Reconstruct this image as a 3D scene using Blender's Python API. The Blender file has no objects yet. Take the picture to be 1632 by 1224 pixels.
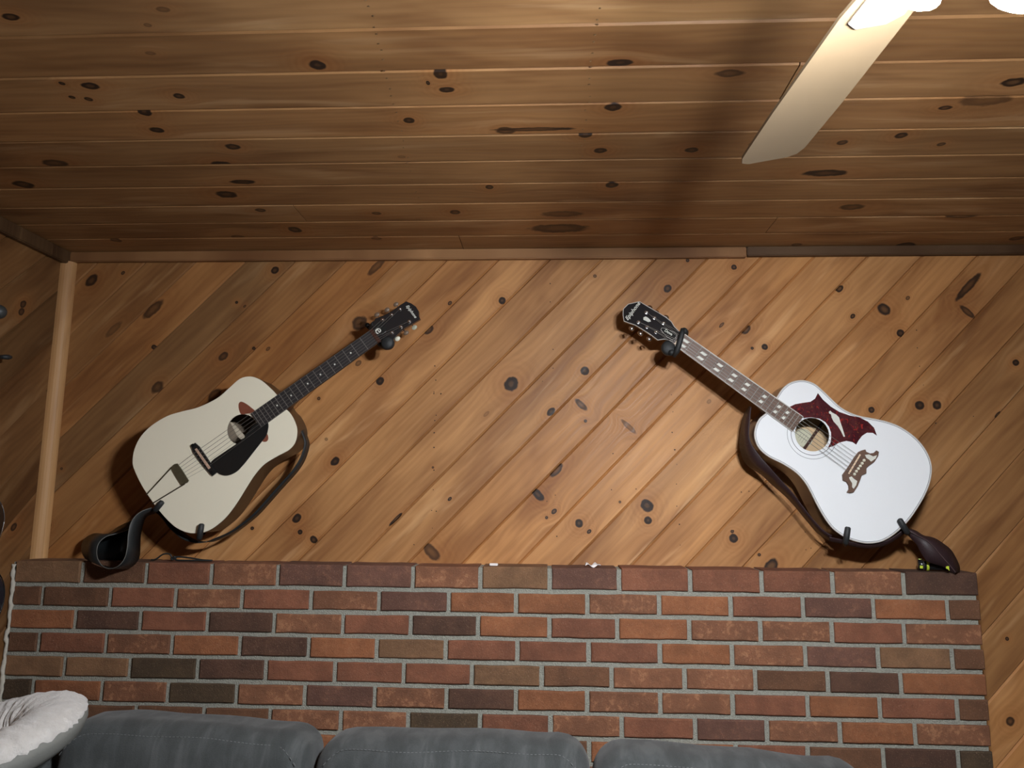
import bpy, bmesh, math, random
from math import sin, cos, pi, radians, exp
from mathutils import Vector, Matrix, noise
from mathutils.geometry import tessellate_polygon
rnd = random.Random(7)
S = bpy.context.scene
COL = S.collection

# ------------------------------------------------------------------ camera
F = 1178.86; PITCH = radians(8.686); YAW = radians(2.779); ROLL = radians(.4896)
EYE = Vector((0, 0, 1.6))
fw = Vector((-sin(YAW) * cos(PITCH), cos(YAW) * cos(PITCH), sin(PITCH)))
rt0 = Vector((cos(YAW), sin(YAW), 0)); up0 = rt0.cross(fw)
RT = rt0 * cos(ROLL) + up0 * sin(ROLL); UP = -rt0 * sin(ROLL) + up0 * cos(ROLL)
cd = bpy.data.cameras.new('camera'); cam = bpy.data.objects.new('camera', cd); COL.objects.link(cam)
cd.sensor_width = 36; cd.lens = F / 1632 * 36; cd.clip_start = .02
cam.matrix_world = Matrix((( RT.x, UP.x, -fw.x, 0), (RT.y, UP.y, -fw.y, 0), (RT.z, UP.z, -fw.z, EYE.z), (0, 0, 0, 1)))
S.camera = cam

# ------------------------------------------------------------------ world, exposure, lamp strength
wd = bpy.data.worlds.new('world'); S.world = wd; wd.use_nodes = True
wd.node_tree.nodes['Background'].inputs[0].default_value = (.9, .95, 1, 1)
wd.node_tree.nodes['Background'].inputs[1].default_value = .012
S.view_settings.view_transform = 'Standard'; S.view_settings.look = 'None'
S.view_settings.exposure = 0; S.view_settings.gamma = 1; S.view_settings.use_curve_mapping = False
BULB_POWER = 1800.0           # emission strength of the frosted face of each reflector bulb of the fan light
BULB_COL = (.96, .99, 1.03, 1)

# ------------------------------------------------------------------ measured room
D = 2.45          # back wall plane
BF = 2.34         # brick face plane
H = 2.4415        # ceiling plane
XL = -1.70        # left wall plane
XR = 2.62
YB = -2.2         # wall behind the camera
GF = 2.275        # plane of the guitar tops

def ray(x, y): return fw * F + RT * (x - 816) - UP * (y - 612)
def atY(x, y, Y=D):
    d = ray(x, y); return EYE + d * (Y / d.y)
def atZ(x, y, Z=H):
    d = ray(x, y); return EYE + d * ((Z - EYE.z) / d.z)
def atX(x, y, X=XL):
    d = ray(x, y); return EYE + d * (X / d.x)

# ------------------------------------------------------------------ object helpers
def props(o, label=None, cat=None, group=None, kind=None):
    if label: o['label'] = label
    if cat: o['category'] = cat
    if group: o['group'] = group
    if kind: o['kind'] = kind
    return o
def obj(name, me, mat=None, parent=None, smooth=False):
    o = bpy.data.objects.new(name, me); COL.objects.link(o)
    if mat is not None:
        if not me.materials: me.materials.append(mat)
    if smooth:
        for p in me.polygons: p.use_smooth = True
    if parent is not None: o.parent = parent
    return o
def empty(name, mw, label=None, cat=None, group=None, kind=None):
    o = bpy.data.objects.new(name, None); COL.objects.link(o); o.empty_display_size = .05
    o.matrix_world = mw if isinstance(mw, Matrix) else Matrix.Translation(mw)
    return props(o, label, cat, group, kind)
def mesh(verts, faces, name='m'):
    me = bpy.data.meshes.new(name); me.from_pydata([tuple(v) for v in verts], [], faces)
    me.update(); return me
def bm_mesh(bm, name='m', recalc=True):
    if recalc: bmesh.ops.recalc_face_normals(bm, faces=bm.faces)
    me = bpy.data.meshes.new(name); bm.to_mesh(me); bm.free(); return me
def sharp(me, ang=35):
    try: me.set_sharp_from_angle(angle=radians(ang))
    except Exception: pass
def catmull(pts, n=5, closed=True):
    out = []; N = len(pts); P = [Vector(p) for p in pts]
    rng = range(N) if closed else range(N - 1)
    for i in rng:
        if closed: a, b, c, d = P[i - 1], P[i], P[(i + 1) % N], P[(i + 2) % N]
        else: a, b, c, d = P[max(i - 1, 0)], P[i], P[i + 1], P[min(i + 2, N - 1)]
        for k in range(n):
            t = k / n
            out.append(.5 * ((2 * b) + (c - a) * t + (2 * a - 5 * b + 4 * c - d) * t * t + (3 * b - a - 3 * c + d) * t ** 3))
    if not closed: out.append(P[-1])
    return out
def area2(p): return sum(p[i - 1][0] * p[i][1] - p[i][0] * p[i - 1][1] for i in range(len(p)))
def inset_poly(p, d):
    n = len(p); out = []; s = 1 if area2(p) > 0 else -1
    for i in range(n):
        a = Vector((p[i - 1][0], p[i - 1][1])); b = Vector((p[i][0], p[i][1])); c = Vector((p[(i + 1) % n][0], p[(i + 1) % n][1]))
        t = (b - a).normalized() + (c - b).normalized()
        if t.length < 1e-6: t = c - b
        t.normalize(); nn = Vector((-t.y, t.x)) * s
        out.append((b.x + nn.x * d, b.y + nn.y * d))
    return out
def slab(poly, z0, z1, bev=0, holes=()):
    """prism over a 2-D polygon between z0 and z1 (top face z1), eased top edge, holes cut through"""
    if area2(poly) < 0: poly = poly[::-1]
    V = []; Fc = []
    rings = [([(p[0], p[1]) for p in poly], z0)]
    if bev: rings += [(rings[0][0], z1 - bev), (inset_poly(poly, bev), z1)]
    else: rings += [(rings[0][0], z1)]
    n = len(poly); 
    for r, z in rings: V += [(x, y, z) for x, y in r]
    for k in range(len(rings) - 1):
        for i in range(n):
            j = (i + 1) % n; Fc.append((k * n + i, k * n + j, (k + 1) * n + j, (k + 1) * n + i))
    def cap(z, outer_idx, flip):
        loops = [[Vector(V[i]) for i in outer_idx]]; idx = list(outer_idx)
        for h in hole_idx[z]: loops.append([Vector(V[i]) for i in h]); idx += h
        for t in tessellate_polygon(loops):
            a, b, c = (idx[t[0]], idx[t[1]], idx[t[2]])
            A, B, Cc = Vector(V[a]), Vector(V[b]), Vector(V[c])
            nz = (B - A).cross(Cc - A).z
            if (nz > 0) == flip: a, c = c, a
            Fc.append((a, b, c))
    hole_idx = {z0: [], z1: []}
    for h in holes:
        if area2(h) > 0: h = h[::-1]
        b0 = len(V); V += [(x, y, z0) for x, y in h]; V += [(x, y, z1) for x, y in h]; m = len(h)
        for i in range(m):
            j = (i + 1) % m; Fc.append((b0 + i, b0 + j, b0 + m + j, b0 + m + i))
        hole_idx[z0].append(list(range(b0, b0 + m))); hole_idx[z1].append(list(range(b0 + m, b0 + 2 * m)))
    cap(z1, list(range((len(rings) - 1) * n, len(rings) * n)), False)
    cap(z0, list(range(n)), True)
    return mesh(V, Fc)
def tube(pts, r, n=8, closed=False, caps=True):
    P = [Vector(p) for p in pts]; N = len(P); V = []; Fc = []
    rr = r if isinstance(r, (list, tuple)) else [r] * N
    pn = None
    for i in range(N):
        if closed: t = P[(i + 1) % N] - P[i - 1]
        else: t = P[min(i + 1, N - 1)] - P[max(i - 1, 0)]
        t.normalize()
        if pn is None:
            pn = t.orthogonal().normalized()
        else:
            pn = (pn - t * pn.dot(t))
            pn = pn.normalized() if pn.length > 1e-6 else t.orthogonal().normalized()
        b = t.cross(pn)
        for k in range(n):
            a = 2 * pi * k / n; V.append(P[i] + (pn * cos(a) + b * sin(a)) * rr[i])
    M = N if closed else N - 1
    for i in range(M):
        for k in range(n):
            j = (i + 1) % N; l = (k + 1) % n
            Fc.append((i * n + k, i * n + l, j * n + l, j * n + k))
    if caps and not closed:
        Fc.append(tuple(range(n))[::-1]); Fc.append(tuple((N - 1) * n + k for k in range(n)))
    return mesh(V, Fc)
def join(meshes):
    bm = bmesh.new()
    for m in meshes: bm.from_mesh(m); bpy.data.meshes.remove(m)
    me = bpy.data.meshes.new('m'); bm.to_mesh(me); bm.free(); return me
def lathe(prof, n=20, mat4=None):
    V = []; Fc = []
    for r, z in prof:
        for k in range(n): V.append(Vector((r * cos(2 * pi * k / n), r * sin(2 * pi * k / n), z)))
    for i in range(len(prof) - 1):
        for k in range(n):
            l = (k + 1) % n; Fc.append((i * n + k, i * n + l, (i + 1) * n + l, (i + 1) * n + k))
    Fc.append(tuple(range(n))[::-1]); Fc.append(tuple((len(prof) - 1) * n + k for k in range(n)))
    if mat4 is not None: V = [mat4 @ v for v in V]
    return mesh(V, Fc)
def ribbon(rows, th=.0025, sub=4):
    """rows: list of point tuples across the strap; catmull along; solid thickness"""
    m = len(rows[0]); cols = [catmull([r[k] for r in rows], sub, False) for k in range(m)]
    N = len(cols[0]); V = []; Fc = []
    nor = []
    for i in range(N):
        a = cols[0][i]; b = cols[-1][i]; t = cols[0][min(i + 1, N - 1)] - cols[0][max(i - 1, 0)]
        nn = (b - a).cross(t); nor.append(nn.normalized() if nn.length > 1e-9 else Vector((0, -1, 0)))
    for s in (-.5, .5):
        for i in range(N):
            for k in range(m): V.append(cols[k][i] + nor[i] * th * s)
    o = N * m
    for i in range(N - 1):
        for k in range(m - 1):
            a = i * m + k; Fc.append((a, a + 1, a + m + 1, a + m)); Fc.append((o + a + m, o + a + m + 1, o + a + 1, o + a))
        a = i * m; Fc.append((a + m, o + a + m, o + a, a)); a = i * m + m - 1; Fc.append((a, o + a, o + a + m, a + m))
    for i in (0, N - 1):
        for k in range(m - 1):
            a = i * m + k; Fc.append((a, o + a, o + a + 1, a + 1) if i == 0 else (a + 1, o + a + 1, o + a, a))
    bm = bmesh.new(); bm.from_mesh(mesh(V, Fc)); return bm_mesh(bm)
def rounded_box(w, d, h, r, n=10):
    bm = bmesh.new(); bmesh.ops.create_cube(bm, size=2)
    bmesh.ops.subdivide_edges(bm, edges=bm.edges, cuts=n, use_grid_fill=True)
    for v in bm.verts:
        c = v.co
        q = Vector([math.copysign(1, x) * (abs(x) ** .6) for x in c])
        p = Vector((q.x * w / 2, q.y * d / 2, q.z * h / 2))
        i = Vector((max(min(p.x, w / 2 - r), r - w / 2), max(min(p.y, d / 2 - r), r - d / 2), max(min(p.z, h / 2 - r), r - h / 2)))
        dd = p - i
        v.co = i + (dd.normalized() * r if dd.length > 1e-6 else dd)
    return bm

# ------------------------------------------------------------------ materials
def newmat(name):
    m = bpy.data.materials.new(name); m.use_nodes = True; nt = m.node_tree
    return m, nt, nt.nodes['Principled BSDF']
def N_(nt, t, **kw):
    n = nt.nodes.new(t)
    for k, v in kw.items(): setattr(n, k, v)
    return n
def setin(nt, sock, v):
    if isinstance(v, bpy.types.NodeSocket): nt.links.new(v, sock)
    else: sock.default_value = v
def mth(nt, op, a, b=0.0, c=None, clamp=False):
    n = N_(nt, 'ShaderNodeMath', operation=op, use_clamp=clamp)
    setin(nt, n.inputs[0], a); setin(nt, n.inputs[1], b)
    if c is not None: setin(nt, n.inputs[2], c)
    return n.outputs[0]
def mix(nt, f, a, b, mode='MIX'):
    n = N_(nt, 'ShaderNodeMix', data_type='RGBA', blend_type=mode)
    setin(nt, n.inputs[0], f); setin(nt, n.inputs[6], a); setin(nt, n.inputs[7], b); return n.outputs[2]
def ramp(nt, f, lo, hi, a=0.0, b=1.0, smooth=True):
    n = N_(nt, 'ShaderNodeMapRange'); n.interpolation_type = 'SMOOTHSTEP' if smooth else 'LINEAR'
    setin(nt, n.inputs[0], f)
    for i, v in zip((1, 2, 3, 4), (lo, hi, a, b)): n.inputs[i].default_value = v
    return n.outputs[0]
def noise_(nt, vec, scale, detail=3, rough=.5, dist=0):
    n = N_(nt, 'ShaderNodeTexNoise'); setin(nt, n.inputs['Vector'], vec)
    n.inputs['Scale'].default_value = scale; n.inputs['Detail'].default_value = detail
    n.inputs['Roughness'].default_value = rough; n.inputs['Distortion'].default_value = dist
    return n.outputs[0]
def bump(nt, bsdf, h, strength, dist=.002):
    n = N_(nt, 'ShaderNodeBump'); n.inputs['Strength'].default_value = strength; n.inputs['Distance'].default_value = dist
    nt.links.new(h, n.inputs['Height']); nt.links.new(n.outputs[0], bsdf.inputs['Normal'])
def plain(name, col, rough=.5, metal=0, var=.12, scale=25, coat=0, bmp=0, bscale=200, sheen=0, spec=.5):
    m, nt, b = newmat(name)
    tc = N_(nt, 'ShaderNodeTexCoord').outputs['Object']
    n = noise_(nt, tc, scale)
    lo = tuple(c * (1 - var) for c in col) + (1,); hi = tuple(min(1, c * (1 + var)) for c in col) + (1,)
    nt.links.new(mix(nt, n, lo, hi), b.inputs['Base Color'])
    b.inputs['Roughness'].default_value = rough; b.inputs['Metallic'].default_value = metal
    b.inputs['Coat Weight'].default_value = coat; b.inputs['Coat Roughness'].default_value = .12
    b.inputs['Specular IOR Level'].default_value = spec
    if sheen: b.inputs['Sheen Weight'].default_value = sheen
    if bmp: bump(nt, b, noise_(nt, tc, bscale, 4), bmp)
    return m

# --- node group: one knot
kg = bpy.data.node_groups.new('knot', 'ShaderNodeTree')
for nm, t in (('Vector', 'NodeSocketVector'), ('Center', 'NodeSocketVector'), ('Inv', 'NodeSocketVector'), ('Str', 'NodeSocketFloat')):
    kg.interface.new_socket(nm, in_out='INPUT', socket_type=t)
for nm in ('Core', 'Halo', 'Warp', 'Ring'): kg.interface.new_socket(nm, in_out='OUTPUT', socket_type='NodeSocketFloat')
gi = kg.nodes.new('NodeGroupInput'); go = kg.nodes.new('NodeGroupOutput')
def vm(nt, op, a, b=None):
    n = N_(nt, 'ShaderNodeVectorMath', operation=op); setin(nt, n.inputs[0], a)
    if b is not None: setin(nt, n.inputs[1], b)
    return n
df = vm(kg, 'SUBTRACT', gi.outputs[0], gi.outputs[1]).outputs[0]
wob = noise_(kg, gi.outputs[0], 45, 2)
sc_ = vm(kg, 'MULTIPLY', df, gi.outputs[2]).outputs[0]
ln = vm(kg, 'LENGTH', sc_).outputs['Value']
ln = mth(kg, 'ADD', ln, mth(kg, 'MULTIPLY', mth(kg, 'SUBTRACT', wob, .5), .55))
core = mth(kg, 'MULTIPLY', ramp(kg, ln, .8, 1.15, 1, 0), gi.outputs[3])
ctr = ramp(kg, ln, .15, .8, .72, 1)
g = mth(kg, 'POWER', 2.718, mth(kg, 'MULTIPLY', mth(kg, 'MULTIPLY', ln, ln), -.11))
sx = N_(kg, 'ShaderNodeSeparateXYZ'); kg.links.new(df, sx.inputs[0])
kg.links.new(mth(kg, 'MULTIPLY', core, ctr), go.inputs[0])
kg.links.new(mth(kg, 'MULTIPLY', g, gi.outputs[3]), go.inputs[1])
kg.links.new(mth(kg, 'MULTIPLY', mth(kg, 'MULTIPLY', sx.outputs[1], g), -.75), go.inputs[2])
kg.links.new(mth(kg, 'MULTIPLY', mth(kg, 'MULTIPLY', mth(kg, 'SINE', mth(kg, 'MULTIPLY', ln, 7.0)), g), gi.outputs[3]), go.inputs[3])

def plank_mat(name, knots=(), base=(.60, .300, .112), dark=(.30, .132, .046)):
    m, nt, b = newmat(name)
    tc = N_(nt, 'ShaderNodeTexCoord').outputs['Object']
    oi = N_(nt, 'ShaderNodeObjectInfo')
    cores = halos = warps = rings = None
    for (u, v, ru, rv, st) in knots:
        k = N_(nt, 'ShaderNodeGroup'); k.node_tree = kg
        nt.links.new(tc, k.inputs[0]); k.inputs[1].default_value = (u, v, 0); k.inputs[2].default_value = (1 / ru, 1 / rv, 0); k.inputs[3].default_value = st
        if cores is None: cores, halos, warps, rings = k.outputs
        else:
            cores = mth(nt, 'MAXIMUM', cores, k.outputs[0]); halos = mth(nt, 'MAXIMUM', halos, k.outputs[1])
            warps = mth(nt, 'ADD', warps, k.outputs[2]); rings = mth(nt, 'ADD', rings, k.outputs[3])
    off = vm(nt, 'ADD', tc, None).outputs[0].node
    cmb = N_(nt, 'ShaderNodeCombineXYZ')
    rr = mth(nt, 'MULTIPLY', oi.outputs['Random'], 37.0)
    nt.links.new(rr, cmb.inputs[0]); nt.links.new(rr, cmb.inputs[2])
    nt.links.new(warps if warps is not None else mth(nt, 'MULTIPLY', rr, .13), cmb.inputs[1])
    nt.links.new(cmb.outputs[0], off.inputs[1]); P = off.outputs[0]
    def scaled(sx_, sy_): return vm(nt, 'MULTIPLY', P, (sx_, sy_, 1)).outputs[0]
    wavy = noise_(nt, scaled(1.3, 5), 1, 2)
    # cathedral growth rings
    sp = N_(nt, 'ShaderNodeSeparateXYZ'); nt.links.new(P, sp.inputs[0])
    rg = mth(nt, 'SINE', mth(nt, 'ADD', mth(nt, 'MULTIPLY', sp.outputs[1], 300.0), mth(nt, 'MULTIPLY', wavy, 42.0)))
    fine = noise_(nt, scaled(6, 260), 1, 4, .6)
    blotch = noise_(nt, scaled(2.2, 9), 1, 3, .55, .4)
    streak = noise_(nt, scaled(1.1, 34), 1, 3, .5, .3)
    t = mth(nt, 'ADD', mth(nt, 'MULTIPLY', blotch, .95), mth(nt, 'MULTIPLY', fine, .30))
    t = mth(nt, 'ADD', t, mth(nt, 'MULTIPLY', rg, .05))
    t = mth(nt, 'ADD', t, mth(nt, 'MULTIPLY', mth(nt, 'SUBTRACT', streak, .5), .6))
    if rings is not None: t = mth(nt, 'ADD', t, mth(nt, 'MULTIPLY', rings, .10))
    t = ramp(nt, t, .28, 1.0, 0, 1, False)
    c = mix(nt, t, (*dark, 1), (*base, 1))
    # mineral / resin streaks
    sm = ramp(nt, noise_(nt, scaled(2.4, 48), 1, 3, .6, .8), .70, .80)
    c = mix(nt, mth(nt, 'MULTIPLY', sm, .45), c, (.11, .04, .018, 1))
    cl = ramp(nt, noise_(nt, scaled(1.7, 6.5), 1, 3, .6, .6), .46, .68)
    c = mix(nt, mth(nt, 'MULTIPLY', cl, .62), c, mix(nt, 1.0, c, (.52, .43, .40, 1), 'MULTIPLY'))
    pl_ = ramp(nt, noise_(nt, vm(nt, 'ADD', scaled(1.9, 15), (7.3, 3.1, 0)).outputs[0], 1, 3, .6, .5), .56, .72)  # pale streaks paint a silky sheen into the wood colour
    c = mix(nt, mth(nt, 'MULTIPLY', pl_, .38), c, (.80, .47, .22, 1))
    c = mix(nt, 1.0, c, oi.outputs['Color'], 'MULTIPLY')
    if cores is not None:
        c = mix(nt, mth(nt, 'MULTIPLY', halos, .42), c, (.30, .11, .030, 1))
        c = mix(nt, mth(nt, 'MINIMUM', mth(nt, 'MULTIPLY', cores, 1.15), .97), c, (.014, .008, .006, 1))
    nt.links.new(c, b.inputs['Base Color'])
    b.inputs['Roughness'].default_value = .42; b.inputs['Specular IOR Level'].default_value = .28
    nt.links.new(ramp(nt, fine, .3, .7, .44, .60), b.inputs['Roughness'])
    bump(nt, b, fine, .12, .0015)
    return m
M_PLANK = plank_mat('pine_plank')

# --- brick
def brick_mat():
    m, nt, b = newmat('brick')
    tc = N_(nt, 'ShaderNodeTexCoord').outputs['Object']; oi = N_(nt, 'ShaderNodeObjectInfo')
    cmb = N_(nt, 'ShaderNodeCombineXYZ'); rr = mth(nt, 'MULTIPLY', oi.outputs['Random'], 53.0)
    for k in range(3): nt.links.new(rr, cmb.inputs[k])
    P = vm(nt, 'ADD', tc, cmb.outputs[0]).outputs[0]
    big = noise_(nt, P, 14, 3, .6); med = noise_(nt, P, 60, 4, .65); fine = noise_(nt, P, 330, 3)
    c = mix(nt, ramp(nt, big, .3, .7), (.80, .80, .80, 1), (1.15, 1.15, 1.15, 1))
    c = mix(nt, 1.0, c, oi.outputs['Color'], 'MULTIPLY')
    # pale flashed patches, amount carried by object alpha
    pm = mth(nt, 'MULTIPLY', ramp(nt, med, .5, .62), ramp(nt, big, .38, .60))
    pm = mth(nt, 'MULTIPLY', pm, oi.outputs['Alpha'])
    c = mix(nt, pm, c, (.40, .19, .095, 1))
    c = mix(nt, mth(nt, 'MULTIPLY', ramp(nt, med, .62, .80), .18), c, (.06, .03, .02, 1))
    c = mix(nt, mth(nt, 'MULTIPLY', ramp(nt, fine, .60, .72), .35), c, (.42, .27, .19, 1))
    c = mix(nt, mth(nt, 'MULTIPLY', ramp(nt, fine, .40, .30), .5), c, (.05, .025, .016, 1))
    nt.links.new(c, b.inputs['Base Color']); b.inputs['Roughness'].default_value = .85
    bump(nt, b, mth(nt, 'ADD', med, mth(nt, 'MULTIPLY', fine, .5)), .8, .0035)
    return m
M_BRICK = brick_mat()
M_MORTAR = plain('mortar', (.335, .335, .285), .95, var=.30, scale=110, bmp=1, bscale=300)
[n for n in M_MORTAR.node_tree.nodes if n.type == 'BUMP'][0].inputs['Distance'].default_value = .006
M_TRIM = plank_mat('trim_pine', base=(.36, .20, .09), dark=(.17, .08, .035))
M_POST = plank_mat('pale_trim_pine', base=(.60, .40, .20), dark=(.42, .24, .11))
M_BLACK = plain('black_lacquer', (.012, .012, .014), .22, var=.1, coat=.4)
M_RUBBER = plain('black_rubber', (.014, .016, .017), .6, bmp=.2)
M_BLKMETAL = plain('black_metal', (.015, .015, .016), .4, metal=.6)
M_CHROME = plain('chrome', (.72, .72, .74), .14, metal=1, var=.03)
M_STEEL = plain('string_steel', (.20, .185, .165), .45, metal=.5, var=.05)
M_NICKEL = plain('aged_nickel', (.20, .195, .13), .42, metal=.85, var=.3, scale=90)
M_PEARL = plain('pearl', (.62, .62, .56), .5, var=.12, scale=140, spec=.3)
M_BONE = plain('bone', (.78, .60, .42), .4, var=.05)

# ================================================================== room structure
def plank_object(name, parent, origin, xax, zax, quads, tint, mat=None, kind=None):
    """quads: four (s-level) lines each ((p_start, p_end), zlevel); world points on the face plane"""
    yax = zax.cross(xax)
    R = Matrix((( xax.x, yax.x, zax.x, origin.x), (xax.y, yax.y, zax.y, origin.y), (xax.z, yax.z, zax.z, origin.z), (0, 0, 0, 1)))
    Ri = R.inverted(); V = []
    for (a, b), z in quads:
        for p in (a, b):
            q = Ri @ p; V.append((q.x, q.y, q.z + z))
    n = len(quads); Fc = []
    for k in range(n):
        l = (k + 1) % n; Fc.append((2 * k, 2 * k + 1, 2 * l + 1, 2 * l))
    Fc.append(tuple(2 * k for k in range(n))[::-1]); Fc.append(tuple(2 * k + 1 for k in range(n)))
    bm = bmesh.new(); bm.from_mesh(mesh(V, Fc)); me = bm_mesh(bm)
    o = obj(name, me, None, None); o.matrix_world = R
    o.parent = parent; o.matrix_parent_inverse = parent.matrix_world.inverted()
    me.materials.append(mat or M_PLANK); o.color = (*tint, 1)
    return o, Ri
def lerp(a, b, t): return a + (b - a) * t
LEV = [(0, -.016), (0, -.0060), (.036, 0), (.964, 0), (1, -.0060), (1, -.016)]

def tint(b, warm=0.0, r=.10):
    k = b * (1 + rnd.uniform(-r, r)); w = warm + rnd.uniform(-.04, .04)
    return (k * (1 + w * .5), k * (1 - w * .25), k * (1 - w * 1.2))

# --- back wall: diagonal boards, each bounded by two measured joint lines
JT = [-1.599,-1.424,-1.244,-1.066,-.889,-.709,-.530,-.357,-.177,0,.180,.361,.537,.713,.889,1.067,1.246,1.427,1.607,1.780,1.954,2.128,2.310,2.500]
JB = [-2.54,-2.384,-2.219,-2.045,-1.866,-1.685,-1.505,-1.336,-1.162,-.982,-.806,-.611,-.438,-.260,-.078,.086,.282,.459,.638,.826,1.010,1.186,1.367,1.552]
JT = [-1.775, -1.95] [::-1] + JT + [2.68, 2.86, 3.04, 3.22, 3.4, 3.58, 3.76, 3.94, 4.12, 4.30]
JB = [-2.71, -2.89][::-1] + JB + [1.735, 1.92, 2.10, 2.28, 2.46, 2.64, 2.82, 3.0, 3.18, 3.36]
def jx(i, Z): return lerp(JT[i], JB[i], (2.4 - Z) / 1.0)
wallB = empty('wall_back', Vector((0, D, 0)), 'back wall of diagonal knotty pine boards with both guitars', None, None, 'structure')
KW = [ # px, py, rx, ry (pixels), strength
(800,479,6,6,1),(815,612,12,11,1),(932,591,7,7,1),(878,656,8,5,1),(1064,460,7,6,.9),(948,440,3,3,.7),(534,735,8,6,1),(606,607,7,6,1),
(683,525,9,7,.8),(717,483,4,3,.8),(600,425,20,6,.65),(573,515,13,12,.75),(571,579,6,4,.6),(508,635,3,3,.8),(926,645,5,13,.75),(933,671,2.5,2.5,1),
(857,788,6,13,.95),(886,749,14,7,.8),(883,815,5,3.5,.9),(871,825,2.5,2.5,.9),(923,834,6.5,6.5,1),(939,847,4,3,.9),(1031,806,9,10,1),(1033,829,6,6,1),
(1002,680,4,16,.55),(631,827,14,2.5,.9),(717,795,4,2.5,.9),(688,880,9,16,.7),(1096,415,3,3,.9),(500,860,5,7,.95),(146,447,12,8,.8),(438,431,7,6,.9),
(196,435,4,3,.8),(244,493,22,8,.7),(181,525,18,6,.4),(245,553,4,4,1),(356,568,9,6,.75),(404,555,3,3,.9),(251,617,12,8,.7),(377,482,2.5,2.5,1),
(390,488,3,2,.7),(427,556,5,3,.6),(342,630,14,8,.7),(473,826,8,6,1),(478,848,4,4,1),(402,842,3,3,1),(77,837,5,5,.6),(98,747,2.5,2.5,.7),
(1170,426,4.5,4.5,.95),(1338,460,7,5,.9),(1359,504,4.5,3.5,.9),(1409,493,9,11,.85),(1435,531,6,6,1),(1447,475,4,3,.7),(1543,457,30,6,.8),
(1542,497,5,15,.75),(1619,578,5,5,1),(1466,646,7,7,1),(1493,646,7.5,6.5,.95),(1389,653,5,5,.95),(1219,553,5,5,1),(1199,555,2.5,2.5,1),(1189,525,9,6,.8),
(1150,518,6,2.5,.7),(1169,858,6.5,6.5,1),(1167,847,2.5,2.5,.9),(1229,902,13,9,.85),(1590,661,7,2.5,.9),(1605,1018,3,3,.9),(1210,884,2.5,2.5,.9),
(775,660,6,3,.3),(1036,520,4,3,.5),(1500,1120,6,5,.8),(1610,1150,7,6,.8),(520,700,3,3,.5),(1130,640,4,3,.4),(988,800,2,2,.8),(690,745,2,2,.8)]
kw_world = []
for (x, y, rx, ry, st) in KW:
    p = atY(x, y); kw_world.append((p, rx / 475, ry / 475, st))
# brightness and warmth of each board, light falloff towards both ends put in
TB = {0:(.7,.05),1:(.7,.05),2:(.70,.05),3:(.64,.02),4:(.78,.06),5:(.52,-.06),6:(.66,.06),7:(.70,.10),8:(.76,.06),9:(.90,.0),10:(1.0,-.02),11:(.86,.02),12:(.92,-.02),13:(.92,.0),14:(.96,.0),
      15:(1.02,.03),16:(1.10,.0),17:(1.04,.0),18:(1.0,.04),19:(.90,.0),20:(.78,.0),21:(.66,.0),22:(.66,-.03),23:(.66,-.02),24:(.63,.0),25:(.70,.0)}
seq = 0
def wall_board(i, s0, s1, tn):
    """board i between joint lines i and i+1 from height fraction range s0..s1"""
    global seq
    x0, x1 = XL + .001, XR
    quads = []
    for t, z in LEV:
        def X(Z): return lerp(jx(i, Z), jx(i + 1, Z), t)
        zb, ztp = s0, s1
        m = X(1.0) - X(0.0)            # X = X(0)+m*Z
        zl = (x0 - X(0)) / m; zr = (x1 - X(0)) / m
        a = max(zb, min(zl, ztp)); b = min(ztp, max(zr, zb))
        a = max(a, zb)
        if b - a < .002:
            mid = min(max((a + b) / 2, zb), ztp); a, b = mid - .001, mid + .001
        quads.append(((Vector((X(a), D, a)), Vector((X(b), D, b))), z))
    c = sum((p for (a, b), _ in quads for p in (a, b)), Vector()) / (2 * len(quads))
    xax = (Vector((lerp(jx(i, 1), jx(i + 1, 1), .5), 0, 1)) - Vector((lerp(jx(i, 0), jx(i + 1, 0), .5), 0, 0))).normalized()
    o, Ri = plank_object('plank', wallB, c, xax, Vector((0, -1, 0)), quads, tn)
    ks = []
    for p, rx, ry, st in kw_world:
        l = (p.x - jx(i, p.z)) / (jx(i + 1, p.z) - jx(i, p.z))
        if 0 <= l < 1 and s0 <= p.z <= s1:
            q = Ri @ p; ks.append((q.x, q.y, max(rx, .004), max(ry, .004), st))
    if ks: o.data.materials[0] = plank_mat('pine_plank_knotty', ks)
for i in range(len(JT) - 1):
    xs = [jx(i, 0), jx(i + 1, H)]
    if max(jx(i + 1, H - .01), jx(i + 1, 0)) < XL or min(jx(i, 0), jx(i, H)) > XR: continue
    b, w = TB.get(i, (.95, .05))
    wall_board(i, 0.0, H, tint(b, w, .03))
bk = obj('backing', slab([(XL, 0), (XR, 0), (XR, H), (XL, H)], -.03, 0), plain('backing_dark', (.05, .025, .012), .9), wallB)
bk.matrix_local = Matrix(((1,0,0,0),(0,0,-1,.0165),(0,1,0,0),(0,0,0,1)))

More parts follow.
